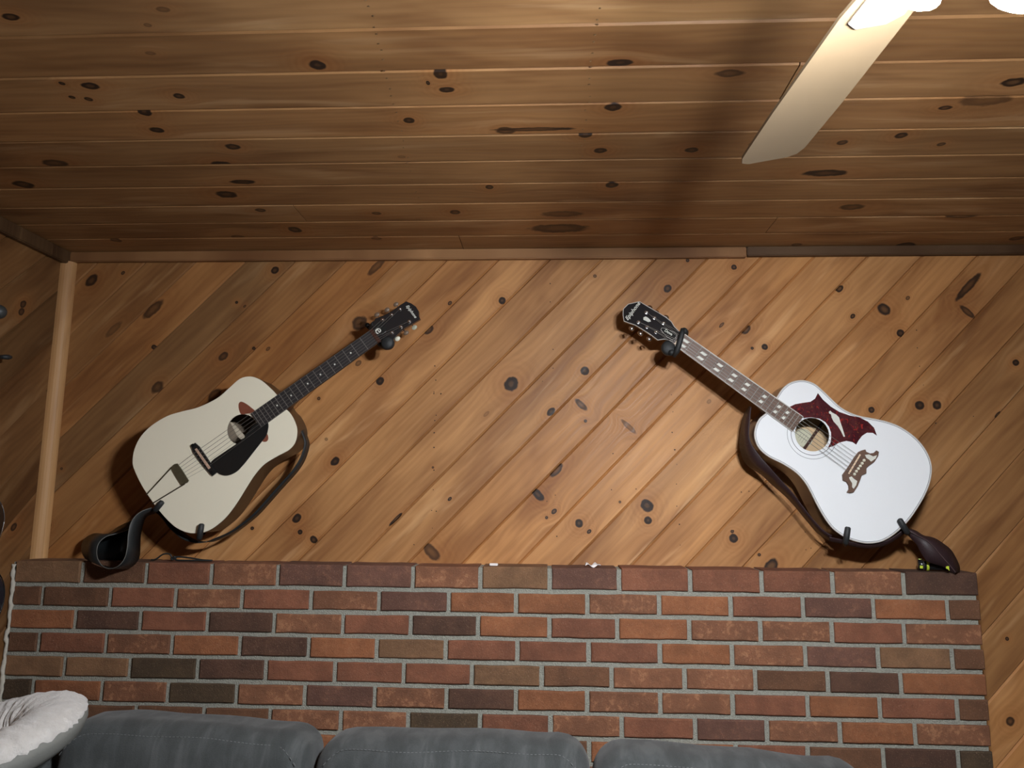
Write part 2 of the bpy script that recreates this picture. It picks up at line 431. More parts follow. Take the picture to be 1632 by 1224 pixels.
# small nail holes in the boards
NH = [(400+x/4.08, 620+y/4.08) for x, y in ((1190,20),(1235,30),(1205,170),(1195,205),(1190,285),(1190,380),(1190,528),(1185,655),(1175,790),(1205,795),(1180,905),(1060,1012))]
NH += [(700+x/4.08, 620+y/4.08) for x, y in ((1510,38),(1520,148),(1512,282),(1530,395),(1545,490),(1543,618),(1545,762),(1562,880),(1567,1015),(1280,650),(1120,655),(1130,420),(765,958),(10,32),(700,730),(755,690))]
NH += [(1032+x/4.08, 620+y/4.08) for x, y in ((165,148),(160,282),(178,395),(1025,930),(1030,1045),(1063,1035),(560,920),(660,665),(610,670))] + [(1332+x/4.08, 400+y/4.08) for x, y in ((895,1075),(570,872),(530,630),(545,750),(525,515),(650,1120))]
NH += [(500+x/3.264, 400+y/3.264) for x, y in ((1230,170),(1230,265),(1245,512),(1245,610),(1190,678),(630,598),(635,672),(625,742),(662,742),(637,855),(628,945),(625,1140))]
nh = []
for x, y in NH:
    p = atY(x, y); r_ = rnd.uniform(.0013, .0024)
    nh.append(lathe([(r_, 0), (r_, .0004), (r_ * .6, .0005)], 7, Matrix.Translation((p.x, 0, p.z)) @ Matrix.Rotation(pi / 2, 4, 'X')))
props(obj('nail_holes', join(nh), plain('dark_hole', (.02, .011, .007), .8), wallB), kind='stuff')

# --- ceiling boards
ceil = empty('ceiling', Vector((0, 0, H)), 'low flat ceiling of long knotty pine boards', None, None, 'structure')
PY0, PW = 1.2235, .1352
KC = [(506,104,12,7,1),(144,137,13,5,.85),(285,153,8,4,.8),(99,133,4,2.5,.9),(141,158,6,3,.8),(115,155,5,2.5,.8),(229,178,9,6,.95),(250,207,10,4,.9),(371,234,11,4,.8),
(353,262,15,4.5,.95),(87,260,18,5,.7),(37,294,14,5,.8),(387,290,18,3,.9),(361,310,15,5,.85),(702,118,10,7,1),(712,143,11,4,.95),(682,132,3,3,.9),(652,192,8,4,.9),
(780,298,6,3,.8),(470,366,9,4,.8),(17,27,12,5,.8),(415,335,8,2.5,.7),(806,208,14,5,.7),(725,338,8,3,.7),(600,340,7,2,.6),(988,100,18,5,.95),(977,171,12,5,.95),
(933,215,10,4,.95),(957,240,9,3.5,.9),(1102,239,10,3.5,.8),(975,295,9,4,.85),(1163,117,22,5,.6),(1436,216,9,4,.8),(1343,227,8,3.5,.7),(1500,230,6,2.5,.7),
(1316,276,32,4.5,.85),(1616,131,18,6,.8),(1506,172,10,3,.75),(1358,330,18,4,.65),(891,364,42,6,.65),(896,341,30,4,.5),(1443,391,14,4,.7),(850,206,60,2.5,.75),
(1531,345,22,2,.6),(240,85,8,3,.35),(260,15,10,4,.4),(235,40,6,3,.4),(185,383,8,2.5,.6),(380,378,10,3,.5),(600,380,8,2,.5),(1200,230,7,3,.3),(1570,160,36,8,.45),(1620,380,10,3,.6),(1270,390,8,2,.5),(640,250,6,2,.3)]
kc_world = []
for (x, y, rx, ry, st) in KC:
    p = atZ(x, y); q = atZ(x + rx, y); a, b = atZ(x, y - ry), atZ(x, y + ry)
    kc_world.append((p, abs(q.x - p.x) * 1.12, abs(a.y - b.y) / 2 * 1.15, min(1, st * 1.1)))
joints = {}   # board index -> butt joint X positions
def cj(x, y):
    p = atZ(x, y); joints.setdefault(math.floor((p.y - PY0) / PW), []).append(p.x)
cj(1232, 356); cj(734, 384); cj(1258, 132); cj(476, 338)
for i in range(math.floor((YB - PY0) / PW), 10):
    y0, y1 = PY0 + i * PW, PY0 + (i + 1) * PW
    y0 = max(y0, YB); y1 = min(y1, D)
    if y1 - y0 < .02: continue
    cuts = [XL] + sorted(joints.get(i, [rnd.uniform(-1, 2)] if i < -1 and rnd.random() < .5 else [])) + [XR]
    for a, b in zip(cuts[:-1], cuts[1:]):
        g = .0012
        quads = [((Vector((b - g, lerp(y0, y1, t), H)), Vector((a + g, lerp(y0, y1, t), H))), z) for t, z in LEV]
        c = Vector(((a + b) / 2, (y0 + y1) / 2, H))
        o, Ri = plank_object('plank', ceil, c, Vector((-1, 0, 0)), Vector((0, 0, -1)), quads, tint(.70, -.12, .12))
        ks = []
        for p, rx, ry, st in kc_world:
            if y0 <= p.y < y1 and a <= p.x <= b:
                q = Ri @ p; ks.append((q.x, q.y, max(rx, .004), max(ry, .004), st))
        if ks: o.data.materials[0] = plank_mat('pine_plank_knotty', ks)
bk = obj('backing', slab([(XL, YB), (XR, YB), (XR, D), (XL, D)], .0165, .04), bpy.data.materials['backing_dark'], ceil)
# nail heads in two rows where the boards are fixed to the rafters
nm = []
for row in (lambda t: (lerp(586, 672, t), lerp(0, 345, t)), lambda t: (lerp(955, 915, t), lerp(0, 345, t))):
    for k in range(26):
        t = k / 25; x, y = row(t); p = atZ(x + rnd.uniform(-3, 3), y + rnd.uniform(-4, 4))
        nm.append(lathe([(.0022, 0), (.0022, .0008), (.0012, .0012)], 6, Matrix.Translation((p.x, p.y, 0)) @ Matrix.Rotation(pi, 4, 'X')))
props(obj('nail_heads', join(nm), plain('nail', (.30, .20, .11), .35, metal=.8), ceil), kind='stuff')

# --- left wall boards (45 degrees, same scale)
wallL = empty('wall_left', Vector((XL, 0, 0)), 'left side wall of diagonal knotty pine boards', None, None, 'structure')
LP = []
ml = .93                                         # dZ/dY
z40 = [atX(40, y) for y in (427, 503, 586, 660, 738, 814)]
c0 = sum((p.z - ml * p.y) + .173 * k for k, p in enumerate(z40)) / len(z40)
KL = [atX(37, 485), atX(34, 497), atX(22, 840)]
for k in range(-20, 26):
    ca, cb = c0 - .173 * k, c0 - .173 * (k + 1)
    quads = []; ok = False
    for t, z in LEV:
        c = lerp(ca, cb, t); ya = max(YB, (0 - c) / ml); yb = min(D, (H - c) / ml)
        if yb - ya > .01: ok = True
        else:
            mid = min(max((ya + yb) / 2, YB), D); ya, yb = mid - .001, mid + .001
        quads.append(((Vector((XL, ya, ml * ya + c)), Vector((XL, yb, ml * yb + c))), z))
    if not ok: continue
    cc = sum((p for (a, b), _ in quads for p in (a, b)), Vector()) / (2 * len(quads))
    xax = Vector((0, 1, ml)).normalized()
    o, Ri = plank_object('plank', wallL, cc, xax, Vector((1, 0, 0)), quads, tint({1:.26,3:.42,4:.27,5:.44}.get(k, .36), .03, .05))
    ks = []
    for p in KL:
        if cb <= p.z - ml * p.y < ca: q = Ri @ p; ks.append((q.x, q.y, .016, .011, .8))
    if ks: o.data.materials[0] = plank_mat('pine_plank_knotty', ks)
bk = obj('backing', slab([(YB, 0), (D, 0), (D, H), (YB, H)], -.03, 0), bpy.data.materials['backing_dark'], wallL)
bk.matrix_local = Matrix(((0,0,1,-.0165),(1,0,0,0),(0,1,0,0),(0,0,0,1)))

# --- the walls and floor nobody sees, for the light they return
def panel_wall(name, pts, mat):
    o = obj(name, mesh(pts, [(0, 1, 2, 3)]), mat); return props(o, kind='structure')
M_BACKPINE = plain('far_pine', (.16, .10, .055), .6, var=.3, scale=3)
panel_wall('wall_right', [(XR, YB, 0), (XR, D, 0), (XR, D, H), (XR, YB, H)], M_BACKPINE)
panel_wall('wall_front', [(XL, YB, 0), (XR, YB, 0), (XR, YB, H), (XL, YB, H)], M_BACKPINE)
panel_wall('floor', [(XL, YB, 0), (XR, YB, 0), (XR, D, 0), (XL, D, 0)], plain('floor_carpet', (.085, .08, .075), .95, var=.2, scale=8, bmp=.5))

# --- trims
def box_mesh(x0, x1, y0, y1, z0, z1, bev=.003):
    bm = bmesh.new(); bmesh.ops.create_cube(bm, size=1)
    for v in bm.verts: v.co = Vector((lerp(x0, x1, v.co.x + .5), lerp(y0, y1, v.co.y + .5), lerp(z0, z1, v.co.z + .5)))
    if bev: bmesh.ops.bevel(bm, geom=bm.edges, offset=bev, segments=2, affect='EDGES')
    return bm_mesh(bm)
xj = atY(1190, 405, D - .02).x
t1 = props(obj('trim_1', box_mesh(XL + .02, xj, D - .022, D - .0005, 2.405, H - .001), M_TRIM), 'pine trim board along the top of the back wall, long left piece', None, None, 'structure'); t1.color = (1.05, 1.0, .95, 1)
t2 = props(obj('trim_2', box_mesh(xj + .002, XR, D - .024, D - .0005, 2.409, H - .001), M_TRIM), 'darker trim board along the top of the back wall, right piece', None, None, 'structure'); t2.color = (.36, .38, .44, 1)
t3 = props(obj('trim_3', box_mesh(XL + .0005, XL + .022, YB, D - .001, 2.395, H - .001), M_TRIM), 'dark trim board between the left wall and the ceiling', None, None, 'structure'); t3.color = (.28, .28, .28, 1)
# quarter-round post in the corner
prof = [(0, 0)] + [(.028 * cos(a), .028 * sin(a)) for a in [radians(10 * k) for k in range(10)]]
prof = [(0, 0), (.036, 0), (.0355, .008), (.033, .016), (.0285, .0225), (.0225, .0285), (.016, .033), (.008, .0355), (0, .036)]
V = [(x, -y, z) for z in (1.0, 2.405) for x, y in prof]; n = len(prof)
po = props(obj('trim_4', mesh(V, [tuple(range(n)), tuple(range(n, 2 * n))[::-1]] + [(i, (i + 1) % n, n + (i + 1) % n, n + i)[::-1] for i in range(n)]), M_POST), 'pale quarter-round wooden trim standing in the left corner', None, None, 'structure')
po.location = (XL, D - .0005, 0); po.color = (.95, .85, .75, 1)

# ================================================================== brick wall
brickw = empty('wall_brick', Vector((0, BF, 0)), 'low red brick chimney wall projecting below the guitars', None, None, 'structure')
XBR = 1.284; ZTOP = 1.3865; CH = .0705; PITCHX = .2125; MJ = .0142
Z0 = 1.3145   # centre of first bed joint below the top course
mx0, mx1 = XL + .001, XBR - .004
mort = obj('mortar', box_mesh(mx0, mx1, BF + .004, D - .001, 0.001, ZTOP - .004, 0), M_MORTAR, brickw); mort.matrix_parent_inverse = brickw.matrix_world.inverted()
# squeezed bead of mortar where the bricks meet the left wall
bead = []
for k in range(60):
    z = 1.376 - k * .0115
    bead.append(Vector((XL + .007 + rnd.uniform(-.002, .003), BF - .004 + rnd.uniform(-.003, .003), z)))
o = obj('mortar_bead', tube(bead, [rnd.uniform(.004, .008) for _ in bead], 6), plain('pale_mortar', (.5, .47, .40), .9, bmp=.8), brickw, True); o.matrix_parent_inverse = brickw.matrix_world.inverted()
BC = {'o': (.245, .090, .036), 'r': (.190, .070, .036), 'd': (.080, .037, .022), 'p': (.135, .060, .040), 't': (.185, .096, .046), 'm': (.200, .082, .040), 'k': (.062, .038, .019), 'b': (.125, .055, .026)}
ALPHA = {'o': .22, 'r': .08, 'd': .03, 'p': .18, 't': .10, 'm': .62, 'k': .02, 'b': .06}
ROWC = ['tbrmppmtprrrmd', 'bbrmrmpoomorpobd'[:15] , 'odrdmrdorommrmrr'[:14], 'brmodotrrromptbb'[:15], 'ttkdrrrtbmmbdobr'[:14], 'komkmpmdommrorbd'[:15], 'tbbbmmkrmrpmomrr'[:14], 'rbdbrobdboorbdkk'[:15]]
def brick(x0, x1, z0, z1, key, sides=False):
    wx, wz = (x1 - x0), (z1 - z0); cx, cz = (x0 + x1) / 2, (z0 + z1) / 2
    proud = rnd.uniform(-.001, .0015); y0 = -(.0045) + proud; y1 = D - BF - .003
    e = .0035; j = lambda s=.0011: rnd.uniform(-s, s)
    n = 5; outer = []
    for k in range(n): outer.append((-wx / 2 + wx * k / (n - 1) , -wz / 2 + j()))
    outer.append((wx / 2 + j(), 0))
    for k in range(n): outer.append((wx / 2 - wx * k / (n - 1), wz / 2 + j()))
    outer.append((-wx / 2 + j(), 0))
    inner = inset_poly(outer, e); m = len(outer)
    V = [(x, y1, z) for x, z in outer] + [(x, y0 + e * .8, z) for x, z in outer] + [(x, y0, z) for x, z in inner]
    Fc = [tuple(range(m))[::-1], tuple(range(2 * m, 3 * m))]
    for a in (0, m):
        for i in range(m): Fc.append((a + i, a + (i + 1) % m, a + m + (i + 1) % m, a + m + i))
    bm = bmesh.new(); bm.from_mesh(mesh(V, Fc)); me = bm_mesh(bm)
    o = obj('brick', me, M_BRICK, brickw); o.location = (cx, 0, cz)
    c = BC[key]; f = rnd.uniform(.88, 1.12); o.color = (c[0] * f, c[1] * f, c[2] * f, ALPHA[key])
for r in range(19):
    zt = ZTOP if r == 0 else Z0 - (r - 1) * CH - MJ / 2
    zb = Z0 - r * CH + MJ / 2
    if zb < .02: zb = .004
    if zt - zb < .02: continue
    end = [XBR, XBR + .002, XBR, XBR + .001][r % 4]
    if r % 2 == 0:
        js = [-1.475 - .003 * (r % 3) + k * .2121 for k in range(13)]
        if r in (4,): js = [x - .022 if -1.6 < x < 1.1 else x for x in js]
    else:
        js = [-1.592 + k * .2143 for k in range(14)]
    js = [x + rnd.uniform(-.004, .004) for x in js]
    edges = [XL + .012] + [x for x in js if XL + .05 < x < end - .04] + [end]
    codes = ROWC[r] if r < 8 else ''.join(rnd.choice('ormpdtb') for _ in range(16))
    for k in range(len(edges) - 1):
        a = edges[k] + (MJ / 2 if k else 0); b = edges[k + 1] - (MJ / 2 if k < len(edges) - 2 else 0)
        brick(a, b, zb + rnd.uniform(-.001, .001), zt + rnd.uniform(-.001, .001), codes[min(k, len(codes) - 1)])

# ================================================================== ceiling fan with light
HUB = Vector((.418, .635, 0)); ZB = 2.20
fan = empty('ceiling_fan', Vector((HUB.x, HUB.y, H)), 'ceiling fan with pale wooden blades and a bright four-bulb light', 'ceiling fan')
M_BLADE = plain('maple_blade', (.155, .112, .066), .4, var=.12, scale=6)
M_BRASS = plain('brushed_nickel', (.30, .28, .25), .4, metal=.4)
def fobj(name, me, mat, par=None, sm=True):
    o = obj(name, me, mat, par or fan, sm); sharp(me); return o
fobj('mounting_canopy', lathe([(.05, 0), (.075, -.005), (.075, -.03), (.05, -.05), (.018, -.055)][::-1], 32), M_BRASS)
fobj('motor_housing', lathe([(.03, -.29), (.06, -.285), (.10, -.265), (.115, -.23), (.115, -.19), (.095, -.15), (.055, -.12), (.02, -.105), (.018, -.05)], 40), M_BRASS)
fobj('light_fitter', lathe([(.012, -.325), (.030, -.322), (.038, -.305), (.030, -.29)], 28), M_BRASS)
A0 = math.atan2(1.262 - HUB.y, .392 - HUB.x)
bp = [(.15, -.040), (.22, -.050), (.45, -.056), (.600, -.056), (.622, -.050), (.630, -.035), (.630, .035), (.622, .050), (.600, .056), (.45, .056), (.22, .050), (.15, .040)]
bmesh_blade = slab(bp, -.003, .003, .0015)
irm = slab([(.10, -.016), (.15, -.014), (.17, -.032), (.23, -.036), (.245, -.02), (.245, .02), (.23, .036), (.17, .032), (.15, .014), (.10, .016)], -.0065, -.0035, .001)
for k in range(4):
    M4 = Matrix.Translation((0, 0, ZB - H)) @ Matrix.Rotation(A0 + k * pi / 2, 4, 'Z') @ Matrix.Rotation(radians(-11), 4, 'X')
    b = obj('blade', bmesh_blade, M_BLADE if k == 0 else None, fan); b.matrix_local = M4
    c = obj('blade_iron', irm, M_BRASS if k == 0 else None, b)
mB, nt, bs = newmat('lit_bulb')
bs.inputs['Base Color'].default_value = (1, 1, 1, 1); bs.inputs['Emission Color'].default_value = BULB_COL; bs.inputs['Emission Strength'].default_value = BULB_POWER
bulb_pts = [atZ(1450, -16, 2.095), atZ(1632, -6, 2.095)]
c2 = Vector((HUB.x, HUB.y, 2.095))
bulb_pts += [c2 * 2 - bulb_pts[0], c2 * 2 - bulb_pts[1]]
BULB_AIM = [(125, -45), (95, -45), (-40, -50), (205, -50)]      # azimuth, elevation of each reflector bulb, degrees
face = lathe([(.0312, 0), (.0305, .004), (.0265, .0085), (.018, .0125), (.008, .0145), (.0006, .015)], 28)
shell = lathe([(.009, -.050), (.0135, -.046), (.0150, -.034), (.022, -.020), (.0295, -.006), (.0318, .0005), (.0316, .0012), (.0312, .0012)], 28)
sock = lathe([(.004, -.098), (.012, -.095), (.018, -.085), (.018, -.044), (.0155, -.040)], 20)
M_SHELL, nt, bs = newmat('glowing_frosted_glass')
bs.inputs['Base Color'].default_value = (.9, .9, .9, 1); bs.inputs['Emission Color'].default_value = BULB_COL; bs.inputs['Emission Strength'].default_value = 14
for k, (p, (az, el)) in enumerate(zip(bulb_pts, BULB_AIM)):
    ax = Vector((cos(radians(az)) * cos(radians(el)), sin(radians(az)) * cos(radians(el)), sin(radians(el))))
    Mx = Matrix.Translation(p - Vector((HUB.x, HUB.y, H))) @ Vector((0, 0, 1)).rotation_difference(ax).to_matrix().to_4x4()
    s = obj('lamp_socket', sock, M_BRASS if k == 0 else None, fan, True); s.matrix_local = Mx
    b = obj('light_bulb', face, mB if k == 0 else None, s, True)
    c = obj('bulb_shell', shell, M_SHELL if k == 0 else None, s, True)
    e = Mx @ Vector((0, 0, -.095)); q = Vector((ax.x * .02, ax.y * .02, -.30))
    a = obj('lamp_arm', tube([e, (e + q) / 2 + Vector((0, 0, .012)), q], .005, 8), M_BRASS, fan, True)

#GUITARS#
# ================================================================== guitars
M_WHITE = plain('bright_white_finish', (.78, .80, .82), .28, var=.01, coat=.5)
M_CREAM = plain('aged_cream_finish', (.80, .75, .60), .38, var=.02, scale=6, coat=.25)
M_MAHOG = plain('dark_mahogany', (.036, .015, .011), .3, var=.35, scale=14, coat=.35)
M_BROWNW = plain('brown_walnut_side', (.046, .024, .011), .4, var=.3, scale=14, coat=.15)
M_NECK = plain('neck_wood', (.055, .020, .012), .35, var=.25)
M_EBONY = plain('dark_fretboard', (.022, .019, .020), .5, var=.35, scale=60)
M_ROSE = plain('rosewood', (.115, .062, .040), .5, var=.3, scale=70)
M_INNER = plain('spruce_inside', (.60, .42, .24), .6, var=.12, scale=20)
M_BLKPLAS = plain('black_plastic', (.010, .012, .013), .25, var=.1, coat=.2)
M_OVAL = plain('red_brown_plastic', (.20, .062, .035), .4, var=.2, scale=60)
M_PAPER = plain('paper_label', (.62, .60, .45), .8, var=.05)
M_INK = plain('grey_ink', (.14, .13, .12), .7)
M_BINDW = plain('white_binding', (.50, .47, .43), .55, var=.03, spec=.3)
M_CREAMB = plain('cream_button', (.70, .68, .55), .35, var=.04)
M_BINDB = plain('black_line', (.05, .05, .06), .5)
m, nt, b = newmat('tortoiseshell')
tc = N_(nt, 'ShaderNodeTexCoord').outputs['Object']
n1 = noise_(nt, tc, 42, 5, .7, 1.6); n2 = noise_(nt, tc, 24, 3, .6, .8)
c = mix(nt, ramp(nt, n2, .35, .65), (.045, .008, .012, 1), (.075, .018, .020, 1))
c = mix(nt, mth(nt, 'MULTIPLY', ramp(nt, n1, .56, .63), .8), c, (.30, .022, .018, 1))
c = mix(nt, mth(nt, 'MULTIPLY', ramp(nt, noise_(nt, tc, 60, 4, .7, 2), .62, .68), .6), c, (.24, .09, .02, 1))
nt.links.new(c, b.inputs['Base Color']); b.inputs['Roughness'].default_value = .22; b.inputs['Coat Weight'].default_value = .3
M_TORT = m

def text_mesh(body, size, mat4, ext=.0004, shear=0, bold=0):
    cu = bpy.data.curves.new('t', 'FONT'); cu.body = body; cu.size = size; cu.extrude = ext; cu.shear = shear
    cu.align_x = 'CENTER'; cu.align_y = 'CENTER'; cu.resolution_u = 3; cu.offset = bold
    o = bpy.data.objects.new('t', cu); COL.objects.link(o)
    dg = bpy.context.evaluated_depsgraph_get(); me = bpy.data.meshes.new_from_object(o.evaluated_get(dg))
    bpy.data.objects.remove(o); me.transform(mat4); return me

class Guitar:
    def __init__(s, name, label, org_px, tip_px, Y=GF):
        s.Y = Y; a = atY(*org_px, Y); t = atY(*tip_px, Y)
        u = (t - a); u.y = 0; u.normalize(); z = Vector((0, -1, 0)); v = z.cross(u)
        s.a, s.u, s.v = a, u, v
        s.M = Matrix(((u.x, v.x, 0, a.x), (u.y, v.y, -1, a.y), (u.z, v.z, 0, a.z), (0, 0, 0, 1)))
        s.root = empty(name, s.M, label, 'guitar', 'acoustic guitars hung on the back wall')
    def L(s, x, y, w=0.0):
        p = atY(x, y, s.Y - w) - s.a; return Vector((p.dot(s.u), p.dot(s.v), w))
    def poly(s, pts, w=0, off=(0, 0), sc=1):
        return [(q.x, q.y) for q in (s.L(off[0] + x / sc, off[1] + y / sc, w) for x, y in pts)]
    def add(s, name, me, mat, par=None, sm=False, label=None):
        o = obj(name, me, mat, par or s.root, sm)
        if sm: sharp(me)
        if label: o['label'] = label
        return o

def circle(c, r, n=40): return [(c.x + r * cos(2 * pi * k / n), c.y + r * sin(2 * pi * k / n)) for k in range(n)]
def xfm(c, ang, z=0): return Matrix.Translation((c[0], c[1], z)) @ Matrix.Rotation(ang, 4, 'Z')

def build_body(g, outline, hole_c, hole_r, depth, mtop, mside, line=None, minner=None):
    P = [(q.x, q.y) for q in catmull([Vector((*g.L(x, y)[:2], 0)) for x, y in outline], 4)]
    if area2(P) < 0: P = P[::-1]
    n = len(P)
    # hollow shell of sides and back
    inn = inset_poly(P, .003)
    V = [(x, y, -.003) for x, y in P] + [(x, y, -depth + .004) for x, y in P] + [(x, y, -depth) for x, y in inset_poly(P, .004)]
    V += [(x, y, -.003) for x, y in inn] + [(x, y, -depth + .004) for x, y in inn]
    Fc = []
    for a in (0, n):
        for i in range(n): Fc.append((a + i, a + n + i, a + n + (i + 1) % n, a + (i + 1) % n))
    for i in range(n): Fc.append((3 * n + i, 3 * n + (i + 1) % n, 4 * n + (i + 1) % n, 4 * n + i))
    Fc.append(tuple(range(2 * n, 3 * n))[::-1])
    me = mesh(V, Fc); me.materials.append(mside)
    body = g.add('body', me, mside, None, True)
    # light wood lining of the back, seen through the sound hole
    inner = g.add('inner_back', slab(inset_poly(P, .006), -depth + .0042, -depth + .006), minner or M_INNER, body)
    hole = circle(hole_c, hole_r, 40)
    top = g.add('soundboard', slab(inset_poly(P, .0004), -.003, 0, .001, [hole]), mtop)
    bd = [Vector((x, y, -.0012)) for x, y in inset_poly(P, -.0002)]
    if line:
        g.add('binding', tube(bd, .0020, 6, True), line)
        g.add('purfling', tube([Vector((x, y, .0001)) for x, y in inset_poly(P, .0032)], .0007, 5, True), M_BINDB)
    return body, top, P

def build_neck(g, nut_a, nut_b, end_a, end_b, joint_px, mneck, mboard, fret_n, saddle_u, binding=False, mnut=None):
    """fretboard between the nut corners and end corners (pixels, on plane w=.006)"""
    w = .006
    A, B, C_, D_ = [g.L(*p, w) for p in (nut_a, nut_b, end_b, end_a)]
    nu = (A.x + B.x) / 2; eu = (C_.x + D_.x) / 2
    # square ends off against the axis
    def side(p, q, u): return lerp(p.y, q.y, (u - p.x) / (q.x - p.x))
    ya = lambda u: side(A, D_, u); yb = lambda u: side(B, C_, u)
    fb = g.add('fretboard', slab([(nu, ya(nu)), (nu, yb(nu)), (eu, yb(eu)), (eu, ya(eu))], .0006, w, .0008), mboard, None)
    if binding:
        for f in (ya, yb):
            s_ = 1 if f(nu) > 0 else -1
            g.add('fretboard_binding', slab([(nu, f(nu) - s_ * .0004), (nu, f(nu) + s_ * .0022), (eu, f(eu) + s_ * .0022), (eu, f(eu) - s_ * .0004)], .0004, w + .0002), M_BINDW, fb)
    sl = nu - saddle_u
    fr = []
    for k in range(1, fret_n + 1):
        u = nu - sl * (1 - 2 ** (-k / 12)); fr.append(u)
        if u < eu + .002: break
        g.add('fret', tube([(u, ya(u) * .98, w), (u, yb(u) * .98, w)], .0011, 6), M_STEEL, fb)
    # neck shaft: D section under the board, plus heel
    ju = g.L(*joint_px, 0).x; rows = []; N = 14; K = 9
    V = []; Fc = []
    for i in range(N + 1):
        u = lerp(nu + .012, ju, i / N); h0 = .020 + .003 * i / N
        t = max(0, (i / N - .86) / .14); h = lerp(h0, .075, t * t)
        a, b = ya(min(max(u, eu), nu)), yb(min(max(u, eu), nu))
        for k in range(K):
            th = pi * k / (K - 1); yy = (a + b) / 2 + (a - b) / 2 * cos(th); zz = .001 - h * (sin(th) ** (.8 if t == 0 else .5))
            V.append((u, yy, zz))
    for i in range(N):
        for k in range(K - 1): Fc.append((i * K + k, i * K + k + 1, (i + 1) * K + k + 1, (i + 1) * K + k))
        Fc.append((i * K, (i + 1) * K, (i + 1) * K + K - 1, i * K + K - 1))
    Fc.append(tuple(range(K))); Fc.append(tuple(N * K + k for k in range(K))[::-1])
    bm = bmesh.new(); bm.from_mesh(mesh(V, Fc))
    g.add('neck', bm_mesh(bm), mneck, None, True)
    nut = g.add('nut', slab([(nu, ya(nu)), (nu, yb(nu)), (nu + .005, yb(nu)), (nu + .005, ya(nu))], -.002, w + .0025, .001), mnut or M_BONE)
    return fb, nu, eu, ya, yb, fr, w

def headstock(g, outline, nu, mat, posts, buttons, button_mats, off, sc, tilt=radians(12), edge=None):
    """outline is traced on a plane sloping back from the nut"""
    def Lh(x, y, up=0.0):
        w = 0.0
        for _ in range(4):
            q = g.L(x, y, w + up); w = -math.tan(tilt) * max(q.x - nu, 0)
        return q, w
    pts = [Lh(off[0] + x / sc, off[1] + y / sc) for x, y in outline]
    P2 = [(q.x, q.y) for q, w in pts]
    me = slab(P2, -.015, 0, .0012)
    for v in me.vertices: v.co.z -= math.tan(tilt) * max(v.co.x - nu, 0)
    hs = g.add('headstock', me, mat, None)
    if edge:
        ep = P2 if area2(P2) > 0 else P2[::-1]
        g.add('headstock_binding', tube([Vector((x, y, -.0008 - math.tan(tilt) * max(x - nu, 0))) for x, y in ep], .0012, 6, True), edge, hs)
    res = []
    for (x, y) in posts:
        q, w = Lh(off[0] + x / sc, off[1] + y / sc, .006); c = Vector((q.x, q.y, w))
        me = lathe([(.0058, 0), (.0058, .0015), (.0034, .002), (.0030, .009), (.0020, .0095)], 12, Matrix.Translation(c))
        g.add('tuner_post', me, M_CHROME, hs, True); res.append(c + Vector((0, 0, .005)))
    ctr = sum((Vector((*p, 0)) for p in P2), Vector()) / len(P2)
    for (x, y), bmt in zip(buttons, button_mats):
        q, w = Lh(off[0] + x / sc, off[1] + y / sc, -.010); c = Vector((q.x, q.y, w - .010))
        i = min(range(len(res)), key=lambda k: abs(res[k].x - c.x) + (9 if (res[k].y > ctr.y) != (c.y > ctr.y) else 0))
        s = Vector((res[i].x * .7 + c.x * .3, res[i].y, c.z))
        tn = g.add('tuner_shaft', tube([s, lerp(s, c, .5), c], .0019, 8), M_CHROME, hs, True)
        bm = bmesh.new(); bmesh.ops.create_uvsphere(bm, u_segments=14, v_segments=8, radius=1)
        for v in bm.verts: v.co = Vector((v.co.x * .0095, v.co.y * .0075, v.co.z * .0045)) + c
        g.add('tuner_button', bm_mesh(bm), bmt, hs, True)
    return hs, res, Lh

# ------------------------------------------------------------------ left guitar: cream, black pickguard, trapeze tailpiece
GL = Guitar('acoustic_guitar', 'cream acoustic guitar with black pickguard and trapeze tailpiece, hung at left', (325, 733), (594, 537))
OL = [(441,629),(424,612),(411.7,603.4),(398,599.7),(382,603.4),(365,618),(345.5,634.5),(316,648.7),(291.6,655),(267,662.5),(242.5,677),(225,694),(214,715),(210.8,736),(214,750),
      (225,773),(237.6,792.7),(250,810),(267,829.5),(281.8,842),(299,849.2),(316,850),(333,845.5),(350,834),(365,819),(380,798),(393,776.8),(406.8,756),(421.5,740),(441,727.8),(460,717.5),(470.5,705),(473.7,687),(470.5,673),(463,659),(454.6,650)]
hc = GL.L(386, 684.5)
body, top, PL_ = build_body(GL, OL, hc, .0485, .105, M_CREAM, M_BROWNW, None, plain('dark_spruce_inside', (.27, .21, .15), .7))
su = GL.L(325.5, 733).x
fbL, nu, eu, ya, yb, fr, wf = build_neck(GL, (588, 527), (602, 546.5), (399, 660), (415.5, 681.5), (447, 640), M_NECK, M_EBONY, 20, su, False, M_NECK)
# small pearl dots
for k in (3, 5, 7, 9, 12, 15):
    u = (fr[k - 1] + fr[k - 2]) / 2
    GL.add('fret_inlay', slab(circle(Vector((u, (ya(u) + yb(u)) / 2, 0)), .0028, 12), wf - .0003, wf + .0002), M_PEARL, fbL)
# oval red-brown plate under the end of the board
ov = [[(612,205),(622,165),(655,155),(715,185),(770,228),(812,268),(765,292),(700,304),(648,309),(622,265)], [(900,628),(950,540),(974,580),(970,622),(942,644)]]
ovm = [slab([(q.x, q.y) for q in catmull([Vector((*p, 0)) for p in GL.poly(o_, .001, (300, 620), 7.65)], 3)], -.0001, .0009, .0002) for o_ in ov]
for om in ovm: GL.add('rosette_plate', om, M_OVAL, None, label='red-brown rounded plate showing beside the end of the fretboard')
